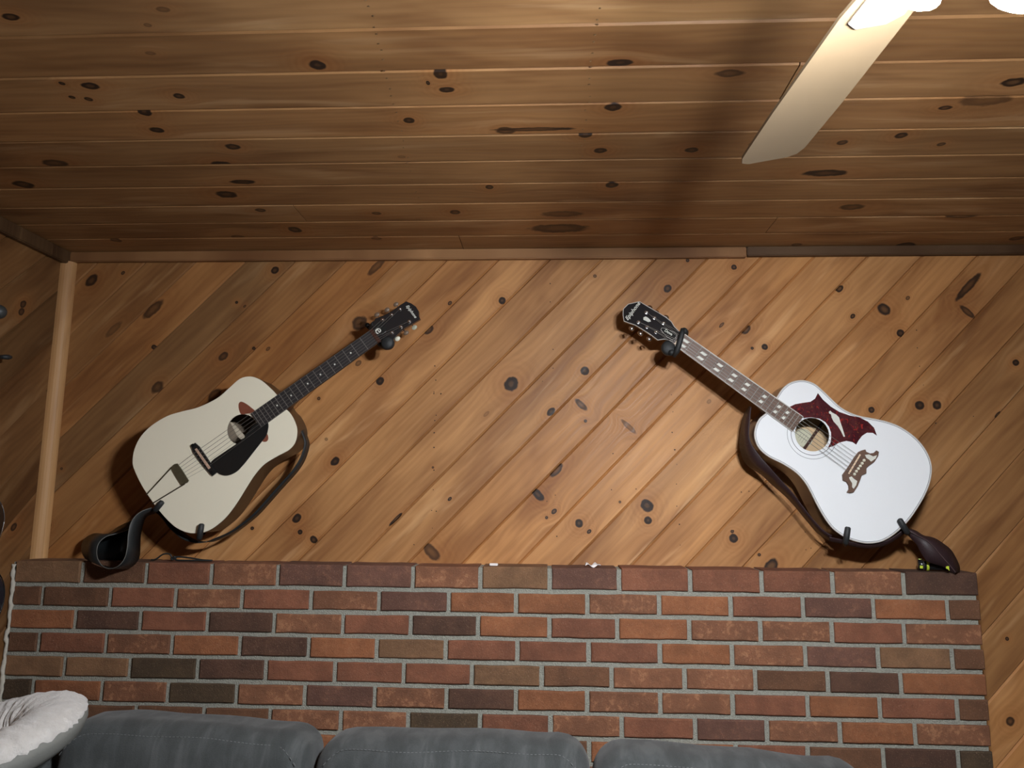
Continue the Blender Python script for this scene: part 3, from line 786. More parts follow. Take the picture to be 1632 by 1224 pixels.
# pickguard
pg = [(960,395),(978,440),(972,500),(950,570),(890,650),(800,765),(710,880),(650,950),(595,1005),(520,1045),(440,1055),(360,1025),(305,960),(282,885),(420,782),(560,688),(640,632),(690,590),(730,520),(790,450),(880,400)]
pgp = [(q.x, q.y) for q in catmull([Vector((*p, 0)) for p in GL.poly(pg, .002, (300, 620), 7.65)], 3)]
GL.add('pickguard', slab(pgp, .0012, .0032, .0006), M_BLKPLAS, label='glossy black teardrop pickguard')
# pickup bar across the hole
pk = GL.poly([(508,402),(545,415),(700,590),(640,615),(600,580)], -.004, (300, 620), 7.65)
GL.add('pickup_bar', slab(pk, -.012, -.003, .001), plain('pickup_cream', (.52, .46, .36), .5), label='cream pickup bar inside the sound hole')
# bridge and saddle
br = GL.poly([(30,690),(82,655),(132,700),(225,835),(345,1020),(290,1062),(215,985),(130,880),(50,765)], .006, (300, 620), 7.65)
bL = GL.add('bridge', slab(br, 0, .007, .002), M_BLKPLAS)
sd = GL.poly([(78,735),(102,722),(272,960),(246,980)], .009, (300, 620), 7.65)
GL.add('saddle', slab(sd, .006, .0105, .0012), plain('tan_saddle', (.50, .33, .24), .45), bL)
for t in (0, 1):
    q = GL.L(300 + lerp(72, 298, t) / 7.65, 620 + lerp(690, 1020, t) / 7.65)
    GL.add('bridge_thumbwheel', lathe([(.0055, .006), (.0055, .0095), (.003, .010)], 14, Matrix.Translation((q.x, q.y, 0))), M_BLKMETAL, bL, True)
# trapeze tailpiece
tp = GL.poly([(535,462),(560,425),(590,402),(636,394),(700,480),(820,672),(800,705),(700,742),(640,650),(590,570),(555,505)], .008, (220, 700), 10.2)
tl = GL.add('tailpiece', slab(tp, .004, .0075, .001), M_NICKEL)
e1, e2 = GL.L(220 + 135 / 10.2, 700 + 900 / 10.2, .001), GL.L(220 + 232 / 10.2, 700 + 1045 / 10.2, .001)
b1, b2 = GL.L(220 + 548 / 10.2, 700 + 455 / 10.2, .006), GL.L(220 + 760 / 10.2, 700 + 725 / 10.2, .006)
for a, b in ((b1, e1), (b2, e2)):
    GL.add('tailpiece_rod', tube([a, lerp(a, b, .5), b, b + (b - a).normalized() * .003 + Vector((0, 0, -.012))], .0021, 8), plain('dark_rod', (.10, .085, .055), .4, metal=.7), tl, True)
# headstock, sloping back
hl = [(1095,205),(1180,240),(1252,292),(1300,370),(1300,440),(1322,492),(1210,558),(1050,652),(930,762),(870,840),(720,880),(640,870),(590,780),(548,640),(550,560),(600,480),(720,440),(850,372),(1000,262)]
postsL = [(990,330),(850,420),(705,500),(1140,530),(1005,620),(860,710)]
butL = [(930,255),(785,345),(620,425),(1228,632),(1095,718),(955,815)]
M_BTND = plain('smoked_button', (.16, .11, .075), .35)
hsL, pL, LhL = headstock(GL, hl, nu, M_BLACK, postsL, butL, [M_BTND, M_BTND, M_BTND, plain('worn_button', (.40, .40, .30), .4), M_BTND, M_CREAMB], (540, 460), 10.2)
# truss rod cover and emblem
def hs_place(g, Lh, x, y, off, sc, tilt, d=(0, 1), lift=.0008):
    """frame on the sloping headstock face: text up = along +u (head tip)"""
    q, w = Lh(off[0] + x / sc, off[1] + y / sc)
    T = Matrix.Translation((q.x, q.y, w + lift)) @ Matrix.Rotation(tilt, 4, 'Y')
    return T
tc_ = [(570,600),(610,560),(690,560),(790,640),(760,700),(700,745),(640,750),(600,690)]
tp2 = [LhL(540 + x / 10.2, 460 + y / 10.2)[0] for x, y in tc_]
me = slab([(q.x, q.y) for q in tp2], 0, .0018, .0005)
for v in me.vertices: v.co.z -= math.tan(radians(12)) * max(v.co.x - nu, 0)
GL.add('truss_rod_cover', me, M_BLKPLAS, hsL)
GL.add('emblem', text_mesh('e', .040, hs_place(GL, LhL, 655, 680, (540, 460), 10.2, radians(12), lift=.0024) @ Matrix.Rotation(radians(-90), 4, 'Z'), bold=.0003), M_PEARL, hsL, label='white letter e emblem')
GL.add('logo', text_mesh('Epiphone', .0135, hs_place(GL, LhL, 1180, 372, (540, 460), 10.2, radians(12)) @ Matrix.Rotation(radians(-90), 4, 'Z'), shear=.3, bold=.0002), M_PEARL, hsL, label='white script lettering across the head')
# strings: tailpiece - saddle - nut - post
order = [2, 1, 0, 3, 4, 5]
ordL = [2, 1, 0, 3, 4, 5]
sa = GL.L(300 + 98 / 7.65, 620 + 745 / 7.65, .011); sb = GL.L(300 + 252 / 7.65, 620 + 955 / 7.65, .011)
ta = GL.L(220 + 640 / 10.2, 700 + 415 / 10.2, .007); tb = GL.L(220 + 795 / 10.2, 700 + 655 / 10.2, .007)
for k in range(6):
    t = (k + .3) / 5.6; s_ = lerp(sa, sb, t); e_ = lerp(ta, tb, t)
    yn = lerp(ya(nu) * .86, yb(nu) * .86, k / 5); p = pL[[2, 1, 0, 3, 4, 5][k] if ya(nu) * pL[0].y > 0 else [3, 4, 5, 2, 1, 0][k]]
    if k < 3: p = pL[k if False else 2 - k] if True else p
    else: p = pL[k]
    # posts nearest the nut take the outer strings
    p = pL[[2, 1, 0, 3, 4, 5][k]] if k < 3 else pL[[0, 0, 0, 3, 4, 5][k]]
    GL.add('string', tube([e_, s_, Vector((nu, yn, wf + .003)), p], lerp(.0006, .0004, k / 5), 5), M_STEEL)

# ------------------------------------------------------------------ right guitar: bright white, tortoiseshell pickguard
GR = Guitar('acoustic_guitar', 'bright white acoustic guitar with red tortoiseshell dove pickguard, hung at right', (1361, 740), (1080, 541))
OR = [(1239.4,631.8),(1248,619.7),(1259,611),(1272.5,607),(1285.7,607.6),(1299,613),(1312,624),(1325.5,637),(1338,648.4),(1352,657),(1369.6,663.5),(1391.6,667.8),(1413.7,672.7),(1435.8,681.5),(1457.8,697),(1473,714.6),
      (1482,733),(1484.3,750),(1481,769.7),(1473,789.6),(1463,807),(1453,822),(1442,835),(1428,848.2),(1414.5,857.6),(1400.8,863.4),(1383,865.3),(1367.5,863),(1351.8,857.8),(1338,850),(1325,839),(1312.5,821.5),(1300.5,800),(1286.5,773),
      (1270,753.5),(1248,738.8),(1226,727.8),(1210.7,714.6),(1203.7,699),(1204,683.7),(1210.7,668),(1224,656)]
hcR = GR.L(1294.3, 692.5)
bodyR, topR, PR_ = build_body(GR, OR, hcR, .0510, .118, M_WHITE, M_MAHOG, M_BINDW)
suR = GR.L(1361, 740).x
fbR, nuR, euR, yaR, ybR, frR, wfR = build_neck(GR, (1089.5, 532), (1076, 550), (1279.5, 664.5), (1264, 687.5), (1231, 644), M_MAHOG, M_ROSE, 20, suR, True)
for k in (1, 3, 5, 7, 9, 12, 15, 17):
    u1 = frR[k - 2] if k > 1 else nuR; u0 = frR[k - 1]; uc = (u0 + u1) / 2; hw = abs(u1 - u0) * .30
    for s_ in (-1, 1):
        h = abs(yaR(uc)) 
        yc = s_ * h * .36; hh = h * .22; sk = hw * .35
        pl = [(uc - hw - sk, yc - hh), (uc + hw - sk, yc - hh), (uc + hw + sk, yc + hh), (uc - hw + sk, yc + hh)]
        GR.add('fret_inlay', slab(pl, wfR - .0004, wfR + .00025), M_PEARL, fbR)
# rosette rings
for rr_, wd_ in ((.0535, .0011), (.0625, .0009), (.0740, .0006)):
    GR.add('rosette_ring', tube([Vector((x, y, .0001)) for x, y in circle(hcR, rr_, 56)], wd_, 5, True), M_BINDB if rr_ > .055 else M_WHITE, topR)
# label inside
lc = hcR + Vector((.012, -.004, 0))
lq = GR.L(1220 + 368 / 6.12, 600 + 600 / 6.12, -.11)
lb = GR.add('paper_label', slab(circle(lq, .030, 28), -.1118, -.1112), M_PAPER, bodyR, label='round paper label seen through the sound hole')
inkr = [tube([Vector((x, y, -.1110)) for x, y in circle(lq, .027, 36)], .0005, 4, True)]
for k in range(4):
    w_ = (.010, .016, .014, .008)[k]
    inkr.append(tube([lq + Vector((-.012 + k * .008, -w_, -.1110 - lq.z)), lq + Vector((-.012 + k * .008, w_, -.1110 - lq.z))], .0005, 4))
GR.add('label_print', join(inkr), M_INK, lb)
bx_ = hcR + Vector((-.030, 0, 0))
GR.add('brace', slab([(bx_.x - .004, -.12), (bx_.x + .004, -.12), (bx_.x + .004, .12), (bx_.x - .004, .12)], -.112, -.102, .001), M_NECK, bodyR)
# pickguard
pr = [(375,405),(300,352),(232,298),(290,270),(370,256),(440,246),(485,215),(512,162),(560,225),(640,295),(720,345),(820,380),(920,400),(1000,440),(1060,500),(1088,577),(1048,550),(990,548),(942,580),(908,625),(886,664),(850,640),(790,628),(720,645),(660,680),(610,692),(634,650),(642,600),(640,545),(620,490),(585,445),(530,412),(450,398)]
GR.add('pickguard', slab(GR.poly(pr, .0016, (1220, 600), 6.12), .0001, .0016, .0004), M_TORT, None, label='dark red tortoiseshell pickguard with pointed wings')
bird = [(618,345),(632,334),(648,350),(690,372),(718,400),(732,450),(750,500),(776,587),(762,588),(735,530),(705,482),(665,440),(645,400),(640,370),(622,360)]
GR.add('bird_inlay', slab(GR.poly(bird, .002, (1220, 600), 6.12), .0014, .0019), M_PEARL, None, label='white dove inlay on the pickguard')
# bridge
brr = [(975,712),(985,735),(1020,750),(1060,745),(1085,722),(1107,735),(1100,775),(1060,835),(1010,870),(985,895),(985,945),(940,965),(925,1010),(900,1070),(860,1130),(825,1138),(797,1132),(815,1100),(812,1065),(790,1030),(757,1015),(752,960),(790,910),(830,850),(870,785),(910,735),(945,720)]
bR = GR.add('bridge', slab(GR.poly(brr, .006, (1220, 600), 6.12), 0, .0075, .0015), M_ROSE, None)
GR.add('saddle', slab(GR.poly([(917,758),(929,764),(817,953),(804,946)], .008, (1220, 600), 6.12), .007, .0100, .0006), M_BONE, bR)
for x, y in ((962,818),(943,847),(925,873),(906,899),(887,925),(868,953)):
    q = GR.L(1220 + x / 6.12, 600 + y / 6.12, .009)
    GR.add('bridge_pin', lathe([(.0042, .0072), (.0042, .0098), (.0022, .0115)], 12, Matrix.Translation((q.x, q.y, 0))), M_CREAMB, bR, True)
for w_ in ([(970,765),(1010,760),(1050,780),(1088,768),(1075,800),(1030,830),(1010,810),(985,795)], [(815,985),(840,975),(865,1000),(895,1020),(885,1060),(860,1095),(845,1080),(845,1040),(825,1010)]):
    GR.add('bridge_inlay', slab(GR.poly(w_, .0078, (1220, 600), 6.12), .0072, .0078), M_PEARL, bR)
hr = [(165,275),(260,180),(480,130),(540,165),(690,255),(830,335),(985,430),(1100,520),(1160,620),(1240,700),(1330,760),(1230,965),(1180,930),(1080,890),(960,860),(838,880),(720,790),(560,685),(400,590),(180,510),(160,400)]
postsR = [(620,335),(778,440),(955,545),(465,525),(635,620),(808,720)]
butR = [(682,250),(815,345),(1003,438),(325,655),(500,755),(668,858)]
hsR, pR, LhR = headstock(GR, hr, nuR, M_BLACK, postsR, butR, [M_CHROME] * 6, (980, 470), 12.24, edge=M_BINDW)
GR.add('logo', text_mesh('Epiphone', .0185, hs_place(GR, LhR, 345, 320, (980, 470), 12.24, radians(12)) @ Matrix.Rotation(radians(-90), 4, 'Z'), shear=.35, bold=.0003), M_PEARL, hsR, label='white script lettering across the head')
tr = [(915,640),(980,650),(1150,725),(1215,780),(1180,840),(1120,880),(1010,820),(920,720),(890,680)]
tq = [LhR(980 + x / 12.24, 470 + y / 12.24)[0] for x, y in tr]
for nm_, gr, h0, h1, mt in (('truss_rod_cover_edge', 0, 0, .0012, M_BINDW), ('truss_rod_cover', .0012, .0012, .0018, M_BLKPLAS)):
    pp = [(q.x, q.y) for q in tq]
    if gr: pp = inset_poly(pp, gr)
    me = slab(pp, h0, h1)
    for v in me.vertices: v.co.z -= math.tan(radians(12)) * max(v.co.x - nuR, 0)
    GR.add(nm_, me, mt, hsR)
GR.add('cover_lettering', text_mesh('Dove', .0125, hs_place(GR, LhR, 1045, 735, (980, 470), 12.24, radians(12), lift=.0022) @ Matrix.Rotation(radians(180), 4, 'Z'), bold=.0003), M_PEARL, hsR)
cr = [(555,440),(600,420),(650,450),(690,490),(700,520),(650,530),(600,505),(555,485)]
cq = [LhR(980 + x / 12.24, 470 + y / 12.24)[0] for x, y in cr]
me = slab([(q.x, q.y) for q in cq], 0, .0006)
for v in me.vertices: v.co.z -= math.tan(radians(12)) * max(v.co.x - nuR, 0)
GR.add('head_inlay', me, M_PEARL, hsR, label='white crown-shaped inlay in the middle of the head')
pins = [GR.L(1220 + x / 6.12, 600 + y / 6.12, .009) for x, y in ((962,818),(943,847),(925,873),(906,899),(887,925),(868,953))]
sA = GR.L(1220 + 915 / 6.12, 600 + 775 / 6.12, .0105); sB = GR.L(1220 + 822 / 6.12, 600 + 935 / 6.12, .0105)
for k in range(6):
    t = k / 5; sgn = 1 if sA.y > 0 else -1
    n_ = Vector((nuR, sgn * abs(yaR(nuR)) * .84 * (1 - 2 * t), wfR + .003))
    up_side = sorted([p for p in pR if (p.y > 0) == (sgn > 0)], key=lambda p: p.x); dn = sorted([p for p in pR if (p.y > 0) != (sgn > 0)], key=lambda p: p.x)
    p = up_side[min(k, 2)] if k < 3 else dn[5 - k]
    GR.add('string', tube([pins[k] + Vector((0, 0, .001)), lerp(sA, sB, t), n_, p], lerp(.0005, .0008, t), 5), M_STEEL)

# ================================================================== hangers and hooks
def P3(x, y, Y): return atY(x, y, Y)
def wall_plate(p, r=.022, t=.008):
    return lathe([(r * .9, 0), (r, .002), (r, t - .002), (r * .85, t)], 24, Matrix.Translation((0, 0, 0)) @ Matrix.Rotation(pi / 2, 4, 'X'))
def neck_hanger(label, base_px, yoke, arm_Y, bar=None, pads=()):
    b = P3(*base_px, D - .0005)
    e = empty('guitar_hanger', b, label, 'guitar hanger', 'hangers holding the guitar necks')
    obj('wall_plate', wall_plate(b), M_BLKMETAL, e, True)
    hub = P3(*base_px, arm_Y) ; hub.x, hub.z = b.x, b.z
    obj('arm', tube([Vector((0, -.006, 0)), hub - b], .008, 12), M_BLKMETAL, e, True)
    pts = catmull([P3(*q) - b for q in yoke], 4, False)
    obj('yoke', tube(pts, .010, 12), M_RUBBER, e, True)
    for (x, y, Y, r) in pads:
        c = P3(x, y, Y) - b
        obj('rubber_pad', lathe([(r * .75, -.012), (r, -.006), (r, .006), (r * .75, .012)], 22, Matrix.Translation(c) @ Matrix.Rotation(pi / 2, 4, 'X')), M_RUBBER, e, True)
    if bar: obj('front_bar', tube([P3(*q) - b for q in bar], [.0065, .0085, .009, .0085, .0065], 10), M_RUBBER, e, True)
    return e
neck_hanger('black hanger holding the neck of the cream guitar', (601, 533), [(597, 516, GF + .010), (592, 523, GF + .028), (597, 534, GF + .035), (606, 548, GF + .03), (616, 553, GF + .005)], GF + .035, None,
            [(618, 547, GF + .006, .021)])
neck_hanger('black hanger with a front bar across the neck of the white guitar', (1076, 545), [(1090, 527, GF - .012), (1092, 532, GF + .02), (1080, 545, GF + .038), (1073, 560, GF + .03), (1070, 562, GF - .005)], GF + .038,
            [(1088, 524, GF - .016), (1087, 532, GF - .018), (1083, 546, GF - .018), (1079, 560, GF - .014), (1074, 568, GF - .002)], [(1066, 555, GF + .012, .024)])
def body_hook(label, base, under, front, tip, group=None):
    b = P3(*base, D - .0005); e = empty('body_hook', b, label, 'wall hook', 'hooks carrying the guitar bodies')
    obj('wall_plate', wall_plate(b, .016, .006), M_BLKMETAL, e, True)
    p1 = P3(*under, GF + .02) - b; p2 = P3(*front, GF - .010) - b; p3 = P3(*tip, GF - .012) - b
    pts = catmull([Vector((0, -.004, 0)), p1 * .6, p1, lerp(p1, p2, .6) , p2], 4, False)
    obj('arm', tube(pts, .0055, 10), M_BLKMETAL, e, True)
    q = lerp(p2, p3, .5)
    obj('rubber_sleeve', tube([lerp(p1, p2, .55), p2, q, lerp(p2, p3, .93), p3], [.0085, .009, .009, .0085, .005], 12), M_RUBBER, e, True)
body_hook('black rubber-tipped hook in front of the cream guitar\'s left lower edge', (255, 812), (246, 815), (249, 811), (259, 799))
body_hook('black rubber-tipped hook under the bottom of the cream guitar', (322, 846), (317, 860), (318, 856), (321.5, 834.5))
body_hook('upright black rubber-tipped hook under the bottom of the white guitar', (1338, 848), (1347, 868), (1348, 864), (1351.5, 839.5))
body_hook('slanted black rubber-tipped hook at the white guitar\'s right lower edge', (1428, 842), (1447, 851), (1445, 847), (1433, 827))

# ================================================================== straps
def strap_rows(rows, off=(0, 0), sc=1):
    return [tuple(P3(off[0] + x / sc, off[1] + y / sc, Y) for x, y, Y in r) for r in rows]
M_STRAPB = plain('black_leather', (.016, .019, .020), .42, var=.3, scale=40, bmp=.25)
M_STRAPR = plain('oxblood_leather', (.026, .012, .014), .52, var=.3, scale=40, bmp=.25)
M_EDGE = plain('strap_edge_highlight', (.11, .11, .10), .6)  # paler tone paints the highlight along the edge of the curl
def make_strap(label, parts, mat):
    b = parts[0][1][0][0].copy(); e = empty('guitar_strap', b, label, 'guitar strap', 'straps hanging from the guitars')
    for nm, rows, m_ in parts:
        rr = [tuple(p - b for p in r) for r in rows]
        if nm == 'edge': obj('edge_line', tube(catmull([r[0] for r in rr], 4, False), .0014, 5), m_, e, True)
        else: obj(nm, ribbon(rr, .003), m_, e, True)
    return e
def side_rows(pts, y0, y1, dx=0, dy=0):
    return [(P3(x, y, y0), P3(x + dx, y + dy, y1)) for x, y in pts]
# left: along the guitar's right flank, round the bottom to the lower left hook, then a curl on the ledge
runL = [(455,653),(466,664),(475,678),(483,698),(484,708),(478,728),(466,748),(448,768),(432,786),(417,803),(402,819),(384,834),(365,847),(345,856),(330,862)]
rowsA = [(P3(x + 1, y + 1, GF + .040), P3(x + 1, y + 1, GF + .040) + Vector((.004, .036, -.002))) for x, y in runL]
low = [(330,862),(312,864),(292,858),(272,842),(258,824),(246,812)]
rowsB = [(P3(x, y + 1, GF + .040), P3(x, y + 1, GF + .040) + Vector((.002, .050, 0))) for x, y in low]
cr8 = [((1075,240,2.27),(1120,310,2.31)),((960,278,2.25),(1010,350,2.31)),((862,348,2.24),(965,440,2.31)),((800,450,2.235),(932,580,2.31)),((770,590,2.23),(922,740,2.31)),((760,740,2.225),(912,880,2.31)),
       ((728,885,2.225),(850,975,2.31)),((650,990,2.23),(745,1030,2.32)),((540,1032,2.24),(560,1020,2.32)),((440,1000,2.25),(320,950,2.325)),((372,900,2.26),(200,880,2.37)),((362,780,2.27),(165,760,2.39)),((400,680,2.28),(200,650,2.40)),
       ((490,610,2.30),(330,575,2.40)),((600,580,2.32),(500,580,2.40)),((700,550,2.34),(640,490,2.40)),((800,510,2.36),(800,410,2.40)),((880,470,2.37),(900,360,2.40))]
rowsC = strap_rows(cr8, (110, 780), 8.16)
rowsG = strap_rows([((300,590,2.39),(360,960,2.385)),((470,590,2.385),(500,1000,2.38)),((600,560,2.385),(610,1000,2.38)),((700,490,2.385),(700,960,2.38)),((800,415,2.39),(790,760,2.385)),((900,365,2.395),(880,560,2.39)),((980,330,2.40),(960,440,2.395))], (110, 780), 8.16)  # dark panel behind the curl, standing for strap and the shade inside it
make_strap('black leather strap of the cream guitar, its end curled over the brick ledge', [('strap_band', rowsA, M_STRAPB), ('strap_underside', rowsB, M_STRAPB), ('strap_curl', rowsC, M_STRAPB), ('strap_shade_fill', rowsG, M_STRAPB), ('edge', rowsC, M_EDGE)], M_STRAPB)
# right
ro = [(1194,648),(1185,663),(1180.5,688),(1179,714),(1189,739),(1213,756),(1228,770),(1250,789),(1268,808),(1286,830),(1304,850),(1322,862)]
ri = [(1197,648),(1195,668),(1194,698),(1204,718),(1223,741),(1244,765),(1258,780),(1268,792),(1280,808),(1294,826),(1312,845),(1326,854)]
rowsD = [(P3(x, y, GF + .105), P3(a, b, GF + .03)) for (x, y), (a, b) in zip(ro, ri)]
rb = [(1322,862),(1340,866),(1362,871),(1385,873.5),(1410,869),(1430,858),(1444,846)]
rowsE = [(P3(x, y, GF + .04), P3(x, y - 6, GF + .01), P3(x, y - 5, GF + .10)) for x, y in rb]
rowsE = [(P3(x, y - 6, GF + .012), P3(x, y, GF + .035), P3(x, y - 1, GF + .085)) for x, y in rb]
hang = [((500,335),(480,365),(450,400)),((620,370),(590,425),(530,490)),((730,440),(745,505),(620,590)),((900,480),(860,595),(690,720)),((1050,570),(945,690),(790,860)),((1180,680),(1040,800),(930,915)),((1270,830),(1120,890),(1050,950)),((1320,960),(1190,970),(1150,1030)),((1312,1040),(1250,1045),(1235,1070))]
rowsF = [tuple(P3(1400 + p[0] / 10.2, 810 + p[1] / 10.2, Yy) for p, Yy in zip(r, (2.345, 2.315, 2.335))) for r in hang]
make_strap('oxblood leather strap of the white guitar, its end hanging onto the brick ledge', [('strap_band', rowsD, M_STRAPR), ('strap_underside', rowsE, M_STRAPR), ('strap_tail', rowsF, M_STRAPR), ('edge', [(r[1] + Vector((0, -.002, 0)),) for r in rowsF], plain('pale_crease', (.075, .045, .045), .5))], M_STRAPR)  # last part is a paler line along the fold of the tail

# ================================================================== things on the ledge
LZ = ZTOP + .0008
# flashlight
fa, fb_ = P3(1461, 905, 2.375), P3(1500, 910, 2.375)
fl = Matrix.Translation((P3(1463, 905, 2.388).x, 2.388, LZ + .0176)) @ Matrix.Rotation(radians(-17), 4, 'Z') @ Matrix.Rotation(pi / 2, 4, 'Y')
fe = empty('flashlight', fl, 'small black flashlight with yellow-green bands under the oxblood strap', 'flashlight')
M_LIME = plain('lime_plastic', (.55, .68, .06), .4)
obj('barrel', lathe([(.013, 0), (.0165, .002), (.0165, .016), (.015, .018), (.015, .095), (.012, .10)], 22), M_BLKPLAS, fe, True)
obj('color_band', lathe([(.0168, .0225), (.0172, .023), (.0172, .0285), (.0168, .029)], 22), M_LIME, fe, True)
obj('grip_ring', lathe([(.0155, .0140), (.0168, .0142), (.0168, .0150), (.0155, .0152)], 22), M_STEEL, fe, True)
for a in (100, 220, 340):
    o = obj('color_patch', box_mesh(.0150, .0171, -.0045, .0045, .003, .0115, .0004), M_LIME, fe); o.matrix_local = Matrix.Rotation(radians(a + 70), 4, 'Z')
# yellow buckle tag on the strap
tg = P3(1510, 905, 2.30)
o = obj('strap_clip', slab([(-.004, .004), (.0045, .005), (.0045, -.008), (.001, -.004), (-.004, -.002)], -.001, .001, .0003), M_LIME); o.matrix_world = Matrix.Translation(tg) @ Matrix.Rotation(pi / 2, 4, 'X')
props(o, 'tiny yellow-green clip on the end of the oxblood strap', 'clip')
# black cord loop
cp = [(210,372),(255,345),(310,315),(360,275),(410,248),(470,240),(520,255),(545,300),(555,345),(580,300),(640,292),(750,302),(880,318),(1000,340),(1120,365),(1195,385),(1120,398),(980,398),(850,388),(730,372),(640,345),(590,318),(560,300),(530,330),(535,365)]
Yc = [2.40] * 9 + [2.41, 2.415, 2.42, 2.42, 2.42, 2.415, 2.40, 2.385, 2.375, 2.37, 2.37, 2.38, 2.39, 2.395, 2.395]
pts = [P3(220 + x / 10.2, 860 + y / 10.2, 2.385) for x, y in cp]
pts = [Vector((p.x, 2.385 + (yy - 2.395) * .25, max(p.z + .002, LZ + .003))) for p, yy in zip(pts, Yc)]
b0 = Vector((pts[0].x, 2.40, LZ)); e = empty('cord', b0, 'thin black cord lying in a loop on the brick ledge below the cream guitar', 'cord')
obj('cord_loop', tube(catmull([p - b0 for p in pts], 4, False), .0027, 7), M_RUBBER, e, True)
obj('cord_knot', tube(catmull([pts[9] - b0 + Vector((0, -.003, -.002)), pts[9] - b0 + Vector((.003, -.006, .003)), pts[9] - b0 + Vector((.006, 0, -.003))], 3, False), .003, 7), M_RUBBER, e, True)
# white scraps
M_SCRAP = plain('white_scrap', (.80, .76, .74), .7)
p = P3(787, 900.5, 2.37); o = obj('chalk_piece', box_mesh(-.013, .013, -.006, .006, 0, .007, .0012), M_SCRAP); o.location = (p.x, 2.37, LZ)
props(o, 'small white chalk-like bar on the middle of the brick ledge', 'chalk')
p = P3(945, 904, 2.37); rs = []
for i in range(9):
    t = i / 8; rs.append((Vector((-.024 + .048 * t, -.012, .004 + .005 * sin(t * 9))), Vector((-.022 + .046 * t, 0, .009 + .005 * sin(t * 11 + 1))), Vector((-.024 + .046 * t, .012, .005 + .004 * sin(t * 7 + 2)))))
o = obj('paper_scrap', ribbon(rs, .0012, 2), M_SCRAP, None, True); o.location = (p.x, 2.37, LZ)
props(o, 'crumpled white paper scrap on the brick ledge right of the chalk bar', 'paper scrap')

# ================================================================== sofa
M_SOFA = None
m, nt, b = newmat('grey_sofa_fabric')
tc = N_(nt, 'ShaderNodeTexCoord').outputs['Object']
n1 = noise_(nt, tc, 9, 4, .6, .6); n2 = noise_(nt, tc, 420, 2)
st_ = noise_(nt, vm(nt, 'MULTIPLY', tc, (26, 9, 5)).outputs[0], 1, 4, .6, .5)
c = mix(nt, ramp(nt, n1, .3, .7), (.034, .039, .039, 1), (.066, .072, .073, 1)); c = mix(nt, mth(nt, 'MULTIPLY', ramp(nt, st_, .48, .66), .5), c, (.125, .132, .132, 1)); c = mix(nt, mth(nt, 'MULTIPLY', ramp(nt, st_, .48, .36), .45), c, (.022, .025, .025, 1)); c = mix(nt, mth(nt, 'MULTIPLY', n2, .4), c, (.10, .108, .108, 1))  # streaks paint the lit and shaded sides of wrinkles into the fabric
nt.links.new(c, b.inputs['Base Color']); b.inputs['Roughness'].default_value = .95; b.inputs['Sheen Weight'].default_value = .12
bump(nt, b, mth(nt, 'ADD', n2, st_), .5, .002); M_SOFA = m
M_STITCH = plain('grey_thread', (.17, .18, .18), .8)
sofa = empty('sofa', Vector((-.3, 1.72, 0)), 'long grey fabric sofa with stitched back cushions below the brick wall', 'sofa')
sw = lambda p: Vector(p) - Vector((-.3, 1.72, 0))
def cushion(x0, x1, ztop, Yc=2.10, h=.52, d=.22, r=.085, tilt=0, drop=(0, 0), seam=.030):
    w = x1 - x0; bm = rounded_box(w, d, h, r, 16)
    def shape(co):
        t = co.x / w + .5
        k = (max(0, co.z) / (h / 2))
        z = co.z + k * (lerp(drop[0], drop[1], t) + .008 * noise.noise(Vector((co.x * 7, co.y * 9, x0)))) + k * .006 * sin(t * pi)
        y = co.y + .006 * noise.noise(Vector((co.x * 6, 3 + x0, co.z * 6)))
        return Vector((co.x, y, z))
    for v in bm.verts: v.co = shape(v.co); v.co += Vector((0, -.004, .002)) * noise.noise(Vector((v.co.x * 22 + v.co.z * 9, x0 * 5, v.co.z * 6)))
    o = obj('back_cushion', bm_mesh(bm), M_SOFA, sofa, True)
    o.matrix_local = Matrix.Translation(sw(((x0 + x1) / 2, Yc, ztop - h / 2))) @ Matrix.Rotation(radians(tilt), 4, 'X')
    sm = []; N = int(w / .011)
    for k in range(N):
        t = (k + .2) / N; t2 = (k + .75) / N; q = []
        for tt in (t, t2):
            x = (tt - .5) * (w - .05); edge = max(0, abs(tt - .5) - .40) / .10
            z = h / 2 - seam - .05 * edge ** 2
            zz = z - (h / 2 - r); yy = -(d / 2 - r) - math.sqrt(max(r * r - max(zz, 0) ** 2, 0))
            ex = max(0, abs(x) - (w / 2 - r)); yy += ex * ex * 3.2
            q.append(shape(Vector((x, yy, z))) + Vector((0, -.0012, .0006)))
        sm.append(tube(q, .0009, 4))
    s_ = obj('stitching', join(sm), M_STITCH, o); s_['kind'] = 'stuff'
    return o
xs = lambda px, Y=2.02: P3(px, 1190, Y).x
cushion(xs(84), xs(491), .985, drop=(.010, -.012), tilt=-4, r=.07)
cushion(xs(495), xs(943), .968, drop=(-.006, .000), tilt=-4)
cushion(xs(947), xs(1405), .945, drop=(.010, -.030), tilt=-4)
o_ = cushion(XL + .05, xs(80), .905, drop=(.01, .0), tilt=-4)
x0s, x1s = xs(-330) - .0, xs(1405) + .02
def sbox(name, a, b_, bev=.04):
    o = obj(name, box_mesh(a[0], b_[0], a[1], b_[1], a[2], b_[2], bev), M_SOFA, sofa, True); o.matrix_parent_inverse = sofa.matrix_world.inverted(); return o
x0s = max(x0s, XL + .04)
sbox('sofa_base', (x0s, 1.25, .06), (x1s, 2.20, .30), .02)
sbox('sofa_back', (x0s, 2.17, .06), (x1s, 2.30, .80), .03)
k3 = [x0s, xs(493), xs(945), x1s]
for a, b_ in zip(k3[:-1], k3[1:]): sbox('seat_cushion', (a + .004, 1.22, .30), (b_ - .004, 1.99, .47), .04)
sbox('armrest', (x1s + .005, 1.20, .06), (x1s + .20, 2.28, .66), .05)
